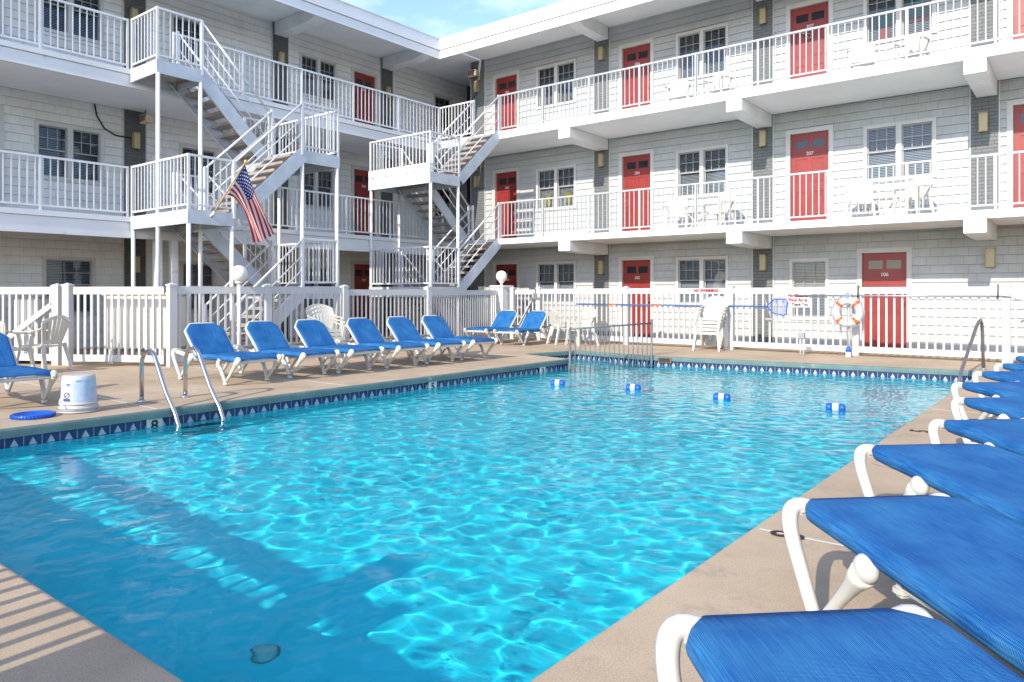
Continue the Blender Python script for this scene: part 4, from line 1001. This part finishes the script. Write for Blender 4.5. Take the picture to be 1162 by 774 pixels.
def make_lounger(flat):
    t = thing('sun_lounger', '', 'sun lounger', group='blue sling sun loungers')
    zs = 0.355
    # seat
    k = 16; path = []
    x0 = 0.02 if flat else 0.60
    if flat: k = 28
    for i in range(k + 1):
        s = i / k; path.append((x0 + (LL - 0.02 - x0) * s, zs + (0.075 * max(0, 1 - s * 1.5) if flat else 0.0) + 0.012 * math.sin(s * 3.1), 0, 1))
    def ws(s):
        w = LW + 0.015
        if s > 0.95: w -= 0.05 * (s - 0.95) / 0.05
        if flat and s < 0.06: w -= 0.075 * (0.06 - s) / 0.06
        return w
    mb = MB(); mb.loft(sling(path, ws, 0.042)); mb.build('seat_sling', M['sling'], t)
    # back
    if flat: hx, hz, tx, tz = 0.615, 0.393, 0.02, 0.43
    else: hx, hz, tx, tz = 0.62, 0.365, 0.22, 0.80
    d = Vector((tx - hx, 0, tz - hz)); L = d.length; d.normalize(); n = Vector((-d.z, 0, d.x)); n = n if (n.x * (0 if flat else 1) + n.z) > 0 else -n
    path = []
    for i in range(k + 1):
        s = i / k; p = Vector((hx, 0, hz)) + d * (L * s); path.append((p.x, p.z, n.x, n.z))
    wf = lambda s: LW - 0.02 - 0.10 * (s - 0.82) / 0.18 if s > 0.82 else LW - 0.02
    if not flat:
        mb = MB(); mb.loft(sling(path, wf, 0.026, 0.012)); mb.build('back_sling', M['sling'], t)
    # back frame tube round the head end
    P = lambda s, y: Vector((hx, 0, hz)) + d * (L * s) + Vector((0, y, 0)) - n * 0.012
    w = LW - 0.012
    mb = MB(); mb.tube([P(0, -w), P(0.4, -w), P(0.79, -w), P(0.9, -w + 0.06), P(1.015, -w + 0.125), P(1.025, 0), P(1.015, w - 0.125), P(0.9, w - 0.06), P(0.79, w), P(0.4, w), P(0, w)], 0.021, 8)
    if not flat: mb.build('back_frame', M['plastic'], t)
    # base frame
    fr = MB()
    for sy in (-1, 1):
        y = sy * (LW - 0.015)
        if not flat: fr.bar((0.03, y, 0.405), (0.62, y, 0.335), 0.045, 0.055)
        fr.bar((0.60, y - sy * 0.03, 0.335), (LL - 0.03, y - sy * 0.03, zs - 0.01), 0.03, 0.03)
        if flat: fr.bar((0.10, y - sy * 0.03, 0.40), (0.62, y - sy * 0.03, 0.36), 0.03, 0.03)
    fr.bar((0.045, -LW, 0.405), (0.045, LW, 0.405), *((0.03, 0.03) if flat else (0.06, 0.045))); fr.bar((LL - 0.05, -LW + .02, zs - 0.03), (LL - 0.05, LW - .02, zs - 0.03), 0.05, 0.04)
    fr.bar((0.62, -LW + .02, 0.325), (0.62, LW - .02, 0.325), 0.05, 0.04)
    if not flat: fr.bar((0.40, -0.16, 0.62), (0.20, -0.16, 0.40), 0.03, 0.03); fr.bar((0.40, 0.16, 0.62), (0.20, 0.16, 0.40), 0.03, 0.03)
    fr.build('frame', M['plastic'], t, bevel=0.012)
    for sy in (-1, 1):
        y = sy * (LW + 0.022)
        for corner, foot, dome in ((0.02, 0.21, 0.50), (1.19, 1.36, 1.64)):
            lg = MB(); zc = 0.415 if corner < 0.5 else 0.335; inn = 0.15 if corner < 0.5 else 0.03
            A = [(corner + 0.03, y - sy * inn, zc - 0.015), (corner + 0.005, y - sy * 0.03, zc + 0.006), (corner + 0.03, y + sy * 0.008, zc - 0.06), (corner + (foot - corner) * 0.55, y, 0.20), (foot, y - sy * 0.01, 0.045)]
            pts = smooth(A, 5); k_ = len(pts); lg.tube(pts, [0.026 + 0.009 * math.sin(min(1, i / (k_ * 0.5)) * math.pi / 1.6) - 0.010 * (i / (k_ - 1)) for i in range(k_)], 12)
            F = Vector((foot + 0.01, y - sy * 0.01, 0.04)); Dm = Vector((dome, y - sy * 0.012, zs - 0.02))
            pts = [F.lerp(Dm, q) for q in (0, 0.3, 0.6, 0.8, 0.92, 1.0)]; lg.tube(pts, [0.020, 0.021, 0.024, 0.031, 0.041, 0.045], 12)
            lg.ell((foot, y - sy * 0.01, 0.028), 0.045, 0.03, 0.028, 14, 8)
            o = lg.build('leg', M['plastic'], t)
            cap = MB(); cap.ell((dome + 0.012, y - sy * 0.014, zs + 0.0), 0.052, 0.036, 0.048, 16, 10)
            cap.build('leg_cap', M['plastic'], o)
    return t
up = make_lounger(False); fl_ = make_lounger(True)
# raised loungers along the left edge (foot towards the pool)
spots = []
for i, (cy, word) in enumerate(((5.76, 'nearest of the row, behind the ladder'), (6.79, 'second from the ladder'), (7.65, 'third in the row, left of the stacked chairs'),
                                (8.63, 'fourth in the row, right of the stacked chairs'), (9.57, 'fifth in the row by the pool edge'), (10.52, 'last of the row, its whole foot end showing'))):
    rz = R(3 + random.uniform(-4, 4)); fx_ = -8.93 + random.uniform(-.05, .05)
    spots.append(((fx_ - LL * math.cos(rz), cy - LL * math.sin(rz), 0), rz, 'blue lounger with raised back, ' + word))
spots.append(((-9.05 - LL, 2.93, 0), R(0), 'blue lounger at the left edge, by the bucket'))
for cx, word in ((-11.95, 'left one of the pair by the brick pillar'), (-11.0, 'right one of the pair by the brick pillar')):
    rz = R(-86); spots.append(((cx - LL * math.cos(rz), 13.6 - LL * math.sin(rz), 0), rz, 'blue lounger with raised back, ' + word))
for i, (l, rz, lab) in enumerate(spots):
    if i == 0: up.location = l; up.rotation_euler = (0, 0, rz); up['label'] = lab
    else: copy_tree(up, lab, l, rz)
PR = [(-.753, 1.788), (-.862, 3.044), (-.903, 4.321), (-.735, 5.45), (-.779, 6.692), (-.931, 7.823), (-.903, 9.038), (-.821, 10.191), (-.789, 11.45)]
words_ = ['cut off by the bottom edge', 'beside the painted 8 on the deck', 'third up from the bottom edge', 'beside the painted 5 on the deck', 'second beyond the painted 5',
          'third beyond the painted 5', 'in front of the steel handrail', 'just beyond the steel handrail', 'farthest, by the far fence']
for i, ((x, y), wd) in enumerate(zip(PR, words_)):
    rz = R(-46 + random.uniform(-1.5, 1.5)); nrm = Vector((-math.sin(rz), math.cos(rz))); c = Vector((x, y)) + nrm * 0.2
    lab = 'blue lounger lying flat on the right deck, ' + wd
    if i == 0: fl_.location = (c.x, c.y, 0); fl_.rotation_euler = (0, 0, rz); fl_['label'] = lab
    else: copy_tree(fl_, lab, (c.x, c.y, 0), rz)

# ------------------------------------------------------------------ resin chairs
def make_chair():
    t = thing('resin_armchair', '', 'chair', group='white resin armchairs')
    s = MB(); rings = []
    for i in range(9):
        q = i / 8; y = -0.24 + 0.44 * q; z = 0.425 - 0.02 * math.sin(q * math.pi) - (0.02 * (0.1 - q) / 0.1 if q < 0.1 else 0); w = 0.235 - 0.02 * q
        rings.append([(-w, y, z), (0, y, z - 0.012), (w, y, z), (w, y, z - 0.03), (0, y, z - 0.035), (-w, y, z - 0.03)])
    s.loft(rings, smooth=False); s.box(-0.235, 0.235, -0.25, -0.235, 0.36, 0.42); s.build('seat', M['chair_resin'], t)
    b = MB()
    def bk(u, h):   # u -1..1 across, h 0..1 up the fan
        hw = 0.17 + 0.10 * h; top = 1 - 0.20 * u * u
        return Vector((u * hw, 0.20 + 0.11 * h * top - 0.05 * (u * u), 0.43 + 0.45 * h * top))
    for i in range(7):
        u = -0.9 + 1.8 * i / 6
        pts = [bk(u, h) for h in (0, 0.33, 0.66, 0.97)]
        for qi, (p, q) in enumerate(zip(pts, pts[1:])): b.bar(p, q, 0.044 + 0.007 * qi, 0.012, up=(0, 1, 0.2), w2=0.051 + 0.007 * qi)
    rim = [bk(-1, h) for h in (0.0, 0.4, 0.8)] + [bk(-1 + 2 * i / 10, 1.0) for i in range(11)] + [bk(1, h) for h in (0.8, 0.4, 0.0)]
    for p, q in zip(rim, rim[1:]): b.bar(p, q, 0.05, 0.02, up=(0, 1, 0.15))
    low = [bk(-1 + 2 * i / 6, 0.12) for i in range(7)]
    for p, q in zip(low, low[1:]): b.bar(p, q, 0.02, 0.05, up=(0, 0, 1))
    b.build('backrest', M['chair_resin'], t)
    for sx in (-1, 1):
        a = MB(); pts = [(sx * 0.25, 0.22, 0.70), (sx * 0.275, 0.10, 0.66), (sx * 0.29, -0.08, 0.645), (sx * 0.285, -0.22, 0.635), (sx * 0.275, -0.26, 0.60)]
        for p, q in zip(pts, pts[1:]): a.bar(p, q, 0.055, 0.022)
        a.build('armrest', M['chair_resin'], t, bevel=0.005)
        l = MB(); l.bar((sx * 0.275, -0.245, 0.62), (sx * 0.245, -0.22, 0.40), 0.035, 0.05); l.bar((sx * 0.245, -0.22, 0.42), (sx * 0.285, -0.27, 0), 0.05, 0.055, w2=0.035, h2=0.04); l.build('leg', M['chair_resin'], t)
        l = MB(); l.bar((sx * 0.22, 0.19, 0.44), (sx * 0.27, 0.30, 0), 0.05, 0.055, w2=0.035, h2=0.04); l.build('leg', M['chair_resin'], t)
    return t
ch = make_chair(); first = True
def put_chair(loc, rz, label, tilt=0):
    global first
    if first: first = False; ch.location = loc; ch.rotation_euler = (0, 0, rz); ch['label'] = label; return ch
    return copy_tree(ch, label, loc, rz)
for x, y, z, rz, lab in (
        (-3.98, 17.30, 5.87, 14, 'white resin armchair right of door 307, the left one of two'), (-3.02, 17.30, 5.87, -12, 'white resin armchair on the top balcony, right one beside door 307'),
        (-8.35, 17.35, 5.87, 18, 'white resin armchair right of door 306, the left one of two'), (-7.30, 17.35, 5.87, -10, 'white resin armchair on the top balcony, right one beside door 306'),
        (-4.02, 17.20, 2.81, 15, 'white resin armchair right of door 207, left of the folding table'), (-2.98, 17.20, 2.81, -25, 'white resin armchair right of door 207, right of the folding table'),
        (-8.35, 17.25, 2.81, 18, 'white resin armchair right of door 206, left of the small table'), (-7.22, 17.25, 2.81, -20, 'white resin armchair right of door 206, right of the small table'),
        (-13.09, 4.0, 0, 205, 'white resin armchair cut by the left edge, behind the lounger'), (-13.44, 4.66, 0, -62, 'white resin armchair seen from the side by the left fence'),
        (-9.75, 15.0, 0, -25, 'white resin armchair behind the metal pool barrier'), (-10.35, 15.05, 0, 150, 'white resin armchair with its back turned, right of the lounger pair')):
    put_chair((x, y, z), R(rz), lab)
ord_ = ['bottom', 'second', 'third', 'fourth', 'top']
for k in range(5): put_chair((-6.68, 15.45 + 0.045 * k, 0.075 * k), R(6), 'white resin armchair, %s of the stack by the far fence' % ord_[k])
for k in range(3): put_chair((-11.75 - 0.035 * k, 9.0, 0.072 * k), R(75), 'white resin armchair, %s of the stack behind the loungers' % ('bottom', 'middle', 'top')[k])
def side_table(loc, label):
    t = thing('folding_table', label, 'table', loc, R(10), 'small white balcony tables')
    m = MB(); m.box(-0.24, 0.24, -0.2, 0.2, 0.45, 0.48); m.build('table_top', M['plastic'], t, bevel=0.008)
    for sy in (-1, 1):
        m = MB(); m.bar((-0.2, sy * 0.16, 0), (0.2, sy * 0.16, 0.45), 0.03, 0.03); m.build('leg', M['plastic'], t)
        m = MB(); m.bar((0.2, sy * 0.13, 0), (-0.2, sy * 0.13, 0.45), 0.03, 0.03); m.build('leg', M['plastic'], t)
side_table((-3.5, 17.2, 2.805), 'small white folding table between the chairs beside door 207')
side_table((-7.8, 17.25, 2.805), 'small white table between the chairs beside door 206')

# ------------------------------------------------------------------ ladder, handrail, barrier
ld = thing('pool_ladder', 'chrome pool ladder with two curved rails at the left pool edge', 'pool ladder')
for y in (4.0, 4.52):
    pts = [(-8.62, y, 0.0), (-8.62, y, 0.38)]
    for i in range(9):
        a = math.pi - math.pi * 0.78 * i / 8; pts.append((-8.44 + 0.18 * math.cos(a), y, 0.42 + 0.18 * math.sin(a)))
    pts += [(-8.05, y, 0.16), (-7.85, y, -0.05), (-7.76, y, -0.2), (-7.74, y, -0.4), (-7.74, y, -1.2)]
    m = MB(); m.tube(pts, 0.024, 12); o = m.build('ladder_rail', M['chrome'], ld); o.cycles.is_caustics_receiver = True
    m = MB(); m.lathe([(0.05, 0.0), (0.05, 0.012), (0.028, 0.03)], -8.62, y, 14); m.build('floor_flange', M['chrome'], ld)
for z in (-0.32, -0.62, -0.92):
    m = MB(); m.box(-7.80, -7.66, 4.02, 4.50, z - 0.02, z + 0.02); o = m.build('ladder_step', M['chrome'], ld, bevel=0.006); o.cycles.is_caustics_receiver = True
hr = thing('pool_handrail', 'bent steel handrail at the far right pool corner', 'handrail')
m = MB(); m.tube([(-1.62, 12.35, -0.9), (-1.60, 12.62, -0.1), (-1.58, 12.75, 0.08), (-1.50, 13.75, 0.70), (-1.485, 14.0, 0.80), (-1.48, 14.16, 0.82), (-1.475, 14.28, 0.76), (-1.47, 14.32, 0.62), (-1.46, 14.36, 0.0)], 0.025, 10)
o = m.build('rail_tube', M['dull_steel'], hr); o.cycles.is_caustics_receiver = True
m = MB(); m.lathe([(0.055, 0.0), (0.055, 0.012), (0.03, 0.03)], -1.46, 14.36, 14); m.build('floor_flange', M['grey_metal'], hr)
br = thing('pool_barrier', 'grey metal barrier dividing off the shallow bay of the pool', 'barrier')
a, b = Vector((-7.80, 11.60, 0)), Vector((-6.98, 13.30, 0)); L = (b - a).length
m = MB(); m.tube([a + Vector((0, 0, 0.58)), b + Vector((0, 0, 0.66))], 0.016, 8); m.tube([a + Vector((0, 0, -0.6)), b + Vector((0, 0, -0.6))], 0.014, 8)
for i in range(1, 17):
    p = a.lerp(b, i / 17); m.tube([p + Vector((0, 0, -0.6)), p + Vector((0, 0, 0.58 + 0.08 * i / 17))], 0.011, 6)
o = m.build('barrier_grille', M['barrier'], br); o.cycles.is_caustics_receiver = True
for p, h in ((a, 0.60), (b, 0.74)):
    m = MB(); m.tube([p + Vector((0, 0, -1.0)), p + Vector((0, 0, h))], 0.024, 8); o = m.build('barrier_post', M['barrier'], br); o.cycles.is_caustics_receiver = True

# ------------------------------------------------------------------ floats, bucket, lid
fl0 = thing('rope_float', '', 'float', group='blue and white floats across the pool')
m = MB(); m.lathe([(0.025, -0.112), (0.046, -0.106), (0.055, -0.085), (0.055, -0.038)], n=16); m.lathe([(0.055, 0.038), (0.055, 0.085), (0.046, 0.106), (0.025, 0.112)], n=16)
o = m.build('float_end', M['blue_plastic'], fl0); o.rotation_euler = (0, R(90), 0)
m = MB(); m.lathe([(0.057, -0.037), (0.058, 0.0), (0.057, 0.037)], n=16); o = m.build('float_band', M['sign_white'], fl0); o.rotation_euler = (0, R(90), 0)
for i, (x, y, rz, lab) in enumerate(((-6.62, 9.5, 20, 'nearest the pool corner on the left'), (-5.42, 9.75, 10, 'second from the left, below the barrier'), (-3.98, 9.6, 8, 'third from the left, below the chair stack'), (-2.52, 9.6, 12, 'farthest right, below the life ring'))):
    lab = 'blue and white float on the water, ' + lab
    if i == 0: fl0.location = (x, y, WATER_Z + 0.025); fl0.rotation_euler = (0, 0, R(rz)); fl0['label'] = lab
    else: copy_tree(fl0, lab, (x, y, WATER_Z + 0.025), R(rz))

bk = thing('bucket', 'upturned white chemical bucket with a blue printed label by the pool edge', 'bucket', (-8.46, 3.27, 0), R(-35))
m = MB(); m.lathe([(0.178, 0.02), (0.176, 0.06), (0.172, 0.10), (0.168, 0.105), (0.163, 0.25), (0.156, 0.375), (0.148, 0.388), (0.10, 0.39)], n=32); m.build('bucket_body', M['white_clean'], bk)
m = MB()
for z, r in ((0.014, 0.186), (0.055, 0.184), (0.098, 0.180)): m.tube([(r * math.cos(t), r * math.sin(t), z) for t in [2 * math.pi * i / 32 for i in range(32)]], 0.008, 6, closed=True)
m.build('bucket_rim', M['white_clean'], bk)
lm = mat('label_blue', (0.42, 0.55, 0.72), 0.5, 0.12, 25.0)
def wrap(name, t0, t1, z0, z1, material, dr=0.0015, n=10):
    mb = MB(); vs = []
    for i in range(n + 1):
        t = t0 + (t1 - t0) * i / n
        for z in (z0, z1):
            r = 0.168 - (z - 0.105) * 0.044 + dr; vs.append((r * math.cos(t), r * math.sin(t), z))
    mb.add(vs, [(2 * i, 2 * i + 2, 2 * i + 3, 2 * i + 1) for i in range(n)], 0, True); return mb.build(name, material, bk, fix=False)
wrap('bucket_label', R(-70), R(75), 0.12, 0.36, M['sign_white'])
wrap('bucket_label', R(-5), R(72), 0.125, 0.345, lm, 0.003)
wrap('label_block', R(-42), R(-14), 0.128, 0.158, M['ink_navy'], 0.004)
for k in range(9): wrap('label_line', R(2), R(66 - 5 * (k % 3)), 0.145 + 0.02 * k, 0.150 + 0.02 * k, M['sign_white'], 0.0045, 8)
for k in range(4): wrap('label_line', R(-40), R(-10), 0.25 + 0.02 * k, 0.256 + 0.02 * k, lm, 0.0045, 6)
wrap('label_block', R(-30), R(-16), 0.285, 0.315, M['ink_navy'], 0.004); wrap('label_block', R(4), R(22), 0.335, 0.342, M['ink_navy'], 0.0048)
m = MB()
for i in range(20):
    pass
ring = []
for i in range(24):
    t = 2 * math.pi * i / 24; th = R(-28) + 0.17 * math.cos(t); z = 0.192 + 0.028 * math.sin(t); r = 0.168 - (z - 0.105) * 0.044 + 0.003; ring.append((r * math.cos(th), r * math.sin(th), z))
m.tube(ring, 0.004, 6, closed=True); m.tube([ring[3], ring[15]], 0.004, 6); m.build('label_pictogram', M['ink_navy'], bk)
m = MB(); pts = []
for i in range(13):
    a = math.pi * i / 12; pts.append((0.03 - 0.205 * math.sin(a) * 1.0, 0.19 * math.cos(a), 0.06 + 0.09 * math.sin(a)))
m.tube(pts, 0.007, 6); m.build('bucket_handle', M['white_clean'], bk).rotation_euler = (0, 0, R(60))
lid = thing('bucket_cover', 'round blue bucket lid lying flat at the pool edge', 'lid', (-8.43, 2.83, 0))
m = MB(); m.lathe([(0.185, 0.0), (0.192, 0.006), (0.192, 0.036), (0.182, 0.042), (0.17, 0.036), (0.165, 0.022), (0.0, 0.022)], n=40); m.build('lid_disc', M['blue_plastic'], lid)
m = MB()
for i in range(40):
    t = 2 * math.pi * i / 40; m.bar((0.193 * math.cos(t), 0.193 * math.sin(t), 0.006), (0.193 * math.cos(t), 0.193 * math.sin(t), 0.036), 0.008, 0.008)
m.build('lid_rim_grip', M['blue_plastic'], lid)

# ------------------------------------------------------------------ things along the far fence
sg = thing('pool_sign', 'white notice with red and black lettering hung on the fence', 'sign', (-4.92, YF - 0.035, 1.115))
m = MB(); m.box(-0.235, 0.235, -0.006, 0.006, -0.15, 0.15); m.build('sign_board', M['sign_white'], sg)
text_mesh('sign_lettering', 'No Glass in', 0.088, M['ink_red'], sg, (-0.01, -0.008, 0.095), FACE_S, 0.001, bold=0.005)
text_mesh('sign_lettering', 'Pool Area', 0.094, M['ink_red'], sg, (-0.01, -0.008, 0.0), FACE_S, 0.001, bold=0.005)
m = MB(); m.box(-0.2, 0.19, -0.0085, -0.0065, -0.052, -0.046); m.build('sign_rule', M['ink_red'], sg)
text_mesh('sign_lettering', 'Thank You', 0.075, M['ink_black'], sg, (0.03, -0.008, -0.095), (R(90), 0, 0), 0.001, bold=0.0035)
sk = thing('leaf_skimmer', 'blue pole leaf skimmer with a square net hung along the fence', 'pool skimmer')
m = MB(); m.tube([(-10.45, YF - 0.09, 0.985), (-5.55, YF - 0.09, 0.975)], 0.017, 8); m.build('skimmer_pole', M['blue_pole'], sk)
for x0 in (-9.55, -8.32):
    m = MB(); m.tube([(x0, YF - 0.09, 0.984), (x0 + 0.26, YF - 0.09, 0.983)], 0.0185, 8); m.build('orange_band', M['orange'], sk)
nx0, nz = -5.56, 0.965
m = MB(); loop = [(nx0, YF - 0.1, nz + 0.02), (nx0 + 0.10, YF - 0.1, nz + 0.12), (nx0 + 0.17, YF - 0.1, nz + 0.17), (nx0 + 0.38, YF - 0.1, nz + 0.17), (nx0 + 0.43, YF - 0.1, nz + 0.12), (nx0 + 0.41, YF - 0.1, nz - 0.14), (nx0 + 0.36, YF - 0.1, nz - 0.18), (nx0 + 0.14, YF - 0.1, nz - 0.13), (nx0 + 0.08, YF - 0.1, nz - 0.08)]
m.tube(loop, 0.014, 8, closed=True); m.build('net_frame', M['blue_plastic'], sk)
m = MB()
for i in range(12):
    x = nx0 + 0.09 + 0.028 * i; m.tube([(x, YF - 0.1, nz - 0.13 - 0.04 * i / 12), (x, YF - 0.1, nz + 0.12 + 0.045 * min(1, i / 4))], 0.0022, 4)
for i in range(11):
    z = nz - 0.13 + 0.028 * i; m.tube([(nx0 + 0.08, YF - 0.1, z), (nx0 + 0.41, YF - 0.1, z)], 0.0022, 4)
m.build('net_mesh', M['blue_pole'], sk)
bs = MB(); bs.tube([(-5.63, YF - 0.06, 1.22), (-5.52, YF - 0.07, 0.72)], 0.014, 8); bs.box(-5.60, -5.44, YF - 0.09, YF - 0.05, 0.68, 0.73)
tag(bs.build('pool_brush', M['grey_metal']), 'thin grey brush leaning on the fence beside the net', 'brush')
hk = thing('rescue_hook', 'long grey shepherd hook pole along the fence top', 'rescue hook')
m = MB(); m.tube([(-5.0, YF - 0.08, 1.215), (-1.3, YF - 0.08, 1.20)], 0.016, 8); m.build('hook_pole', M['grey_metal'], hk)
pts = [(-1.3, YF - 0.08, 1.20)] + [(-1.3 + 0.42 * math.sin(a), YF - 0.08, 0.95 + 0.25 * math.cos(a)) for a in [math.pi * i / 10 for i in range(1, 9)]]
m = MB(); m.tube(pts, 0.014, 8); m.build('hook_end', M['grey_metal'], hk)
for x in (-3.8, -1.45):
    m = MB(); m.tube([(x + 0.06, YF - 0.075, 1.42), (x + 0.06, YF - 0.10, 1.16)], 0.012, 6); m.build('hook_bracket', M['black'], hk)
lr = thing('life_ring', 'white life ring with orange bands on a white stand', 'life ring', (-3.86, 15.60, 0))
m = MB(); m.tube([(0, 0.06, 0), (0, 0.06, 1.36)], 0.03, 10); m.build('stand_post', M['white_clean'], lr)
C0 = Vector((0.0, -0.03, 0.885))
m = MB(); rr = [C0 + Vector((0.215 * math.cos(t), 0, 0.225 * math.sin(t))) for t in [2 * math.pi * i / 40 for i in range(40)]]; m.tube(rr, 0.072, 14, closed=True); m.build('ring_body', M['white_clean'], lr)
for k in range(4):
    a0 = R(45 + 90 * k); m = MB(); m.tube([C0 + Vector((0.215 * math.cos(a0 + d_), 0, 0.225 * math.sin(a0 + d_))) for d_ in (-0.14, -0.07, 0, 0.07, 0.14)], 0.0745, 14); m.build('ring_band', M['orange'], lr)
m = MB(); m.tube([C0 + Vector((0.305 * math.cos(t) * (1 + 0.035 * math.cos(8 * t)), -0.01, 0.315 * math.sin(t) * (1 + 0.035 * math.cos(8 * t)))) for t in [2 * math.pi * i / 64 for i in range(64)]], 0.008, 6, closed=True)
for k in range(5): m.tube([(0.02 * math.sin(9 * t + k), -0.06 - 0.006 * k, 1.20 - 0.03 * k + 0.09 * math.sin(t * 6.28 + k)) for t in [i / 14 for i in range(15)]], 0.008, 6)
m.tube([(0.02, -0.09, 1.2), (0.03, -0.11, 0.9), (0.0, -0.10, 0.5), (0.02, -0.06, 0.12)], 0.006, 6)
m.build('ring_rope', M['rope'], lr)
bt = thing('spray_bottle', 'small white and blue bottle at the foot of the life ring stand', 'bottle', (-3.82, 15.45, 0))
m = MB(); m.lathe([(0.05, 0.0), (0.055, 0.01), (0.05, 0.10), (0.045, 0.11)], n=14); m.build('bottle_body', M['sign_white'], bt)
m = MB(); m.lathe([(0.05, 0.112), (0.05, 0.16), (0.03, 0.20), (0.012, 0.215)], n=14); m.build('bottle_cap', M['blue_plastic'], bt)
oc = thing('outlet_post', 'short grey outlet post at the deck edge below the sign', 'outlet post', (-4.66, 15.3, 0))
m = MB(); m.tube([(-0.03, 0, 0), (-0.03, 0, 0.34)], 0.018, 8); m.tube([(0.03, 0, 0), (0.03, 0, 0.34)], 0.018, 8); m.build('conduit_grille', M['white_clean'], oc)
m = MB(); m.box(-0.055, 0.055, -0.04, 0.04, 0.34, 0.46); m.build('outlet_box', M['grey_metal'], oc, bevel=0.006)

# ------------------------------------------------------------------ depth marks
def depth_tile(y, num, label):
    t = thing('depth_tile', label, 'depth marker', (-7.935 + 0.004, y, -0.1675), 0, 'pale depth tiles in the left pool wall')
    m = MB(); m.box(-0.002, 0.004, -0.085, 0.085, -0.0755, 0.0755); m.build('tile_plate', M['caulk'], t)
    text_mesh('depth_number', num, 0.15, M['ink_black'], t, (0.006, 0, 0.0), FACE_E, 0.001, sx=1.1, bold=0.004)
depth_tile(3.815, '8', 'pale tile with a black 8 in the left pool wall')
depth_tile(8.05, '5', 'pale tile with a black 5 in the left pool wall')
depth_tile(10.9, '3', 'pale tile with a black 3 near the pool corner')
for y, n in ((3.86, '8'), (7.53, '5')):
    tag(text_mesh('depth_mark', n, 0.24, M['ink_black'], None, (-1.24, y - 0.0, 0.006), (0, 0, R(90)), 0.0005, sx=0.9, bold=0.003), 'black %s painted on the right pool deck' % n, 'depth marker', 'painted depth numbers on the deck')
dr = thing('pool_drain', 'round white drain cover on the shaded pool floor', 'drain', (-3.05, 1.98, -0.758))
m = MB(); m.lathe([(0.09, 0.0), (0.09, 0.01), (0.07, 0.02), (0.0, 0.024)], n=24); o = m.build('drain_cover', M['sign_white'], dr); o.cycles.is_caustics_receiver = True
m = MB(); m.tube([(0.098 * math.cos(t), 0.098 * math.sin(t), 0.008) for t in [2 * math.pi * i / 24 for i in range(24)]], 0.006, 6, closed=True); m.build('drain_ring', M['grey_metal'], dr)
dr.scale = (0.55, 0.55, 0.55)
sw = thing('pool_skimmer_inlet', 'rusty skimmer slot in the far pool edge beside the barrier', 'skimmer inlet', (-6.72, 13.36, -0.07), R(7))
m = MB(); m.box(-0.14, 0.14, -0.015, 0.03, -0.05, 0.05); m.build('slot_frame', mat('rusty_metal', (0.20, 0.10, 0.04), 0.8, 0.3, 12.0), sw)
m = MB(); m.box(-0.11, 0.11, -0.018, -0.0155, -0.035, 0.035); m.build('slot_flap', M['black'], sw)
wr = MB()
for i in range(60):
    t = random.uniform(0, 2 * math.pi); r = random.gauss(0.10, 0.02); c_ = Vector((-5.43 + r * math.cos(t), WB - 0.01 + random.uniform(-0.02, 0.0), 7.42 + r * math.sin(t) * 0.8))
    wr.add([c_, c_ + Vector((random.uniform(-.04, .04), -0.02, random.uniform(-.04, .04))), c_ + Vector((random.uniform(-.04, .04), -0.03, random.uniform(-.04, .04)))], [(0, 1, 2)], random.choice((0, 0, 1)))
tag(wr.build('wreath', [M['green'], M['sign_white']], fix=False), 'small green and white wreath hung on door 307', 'wreath')
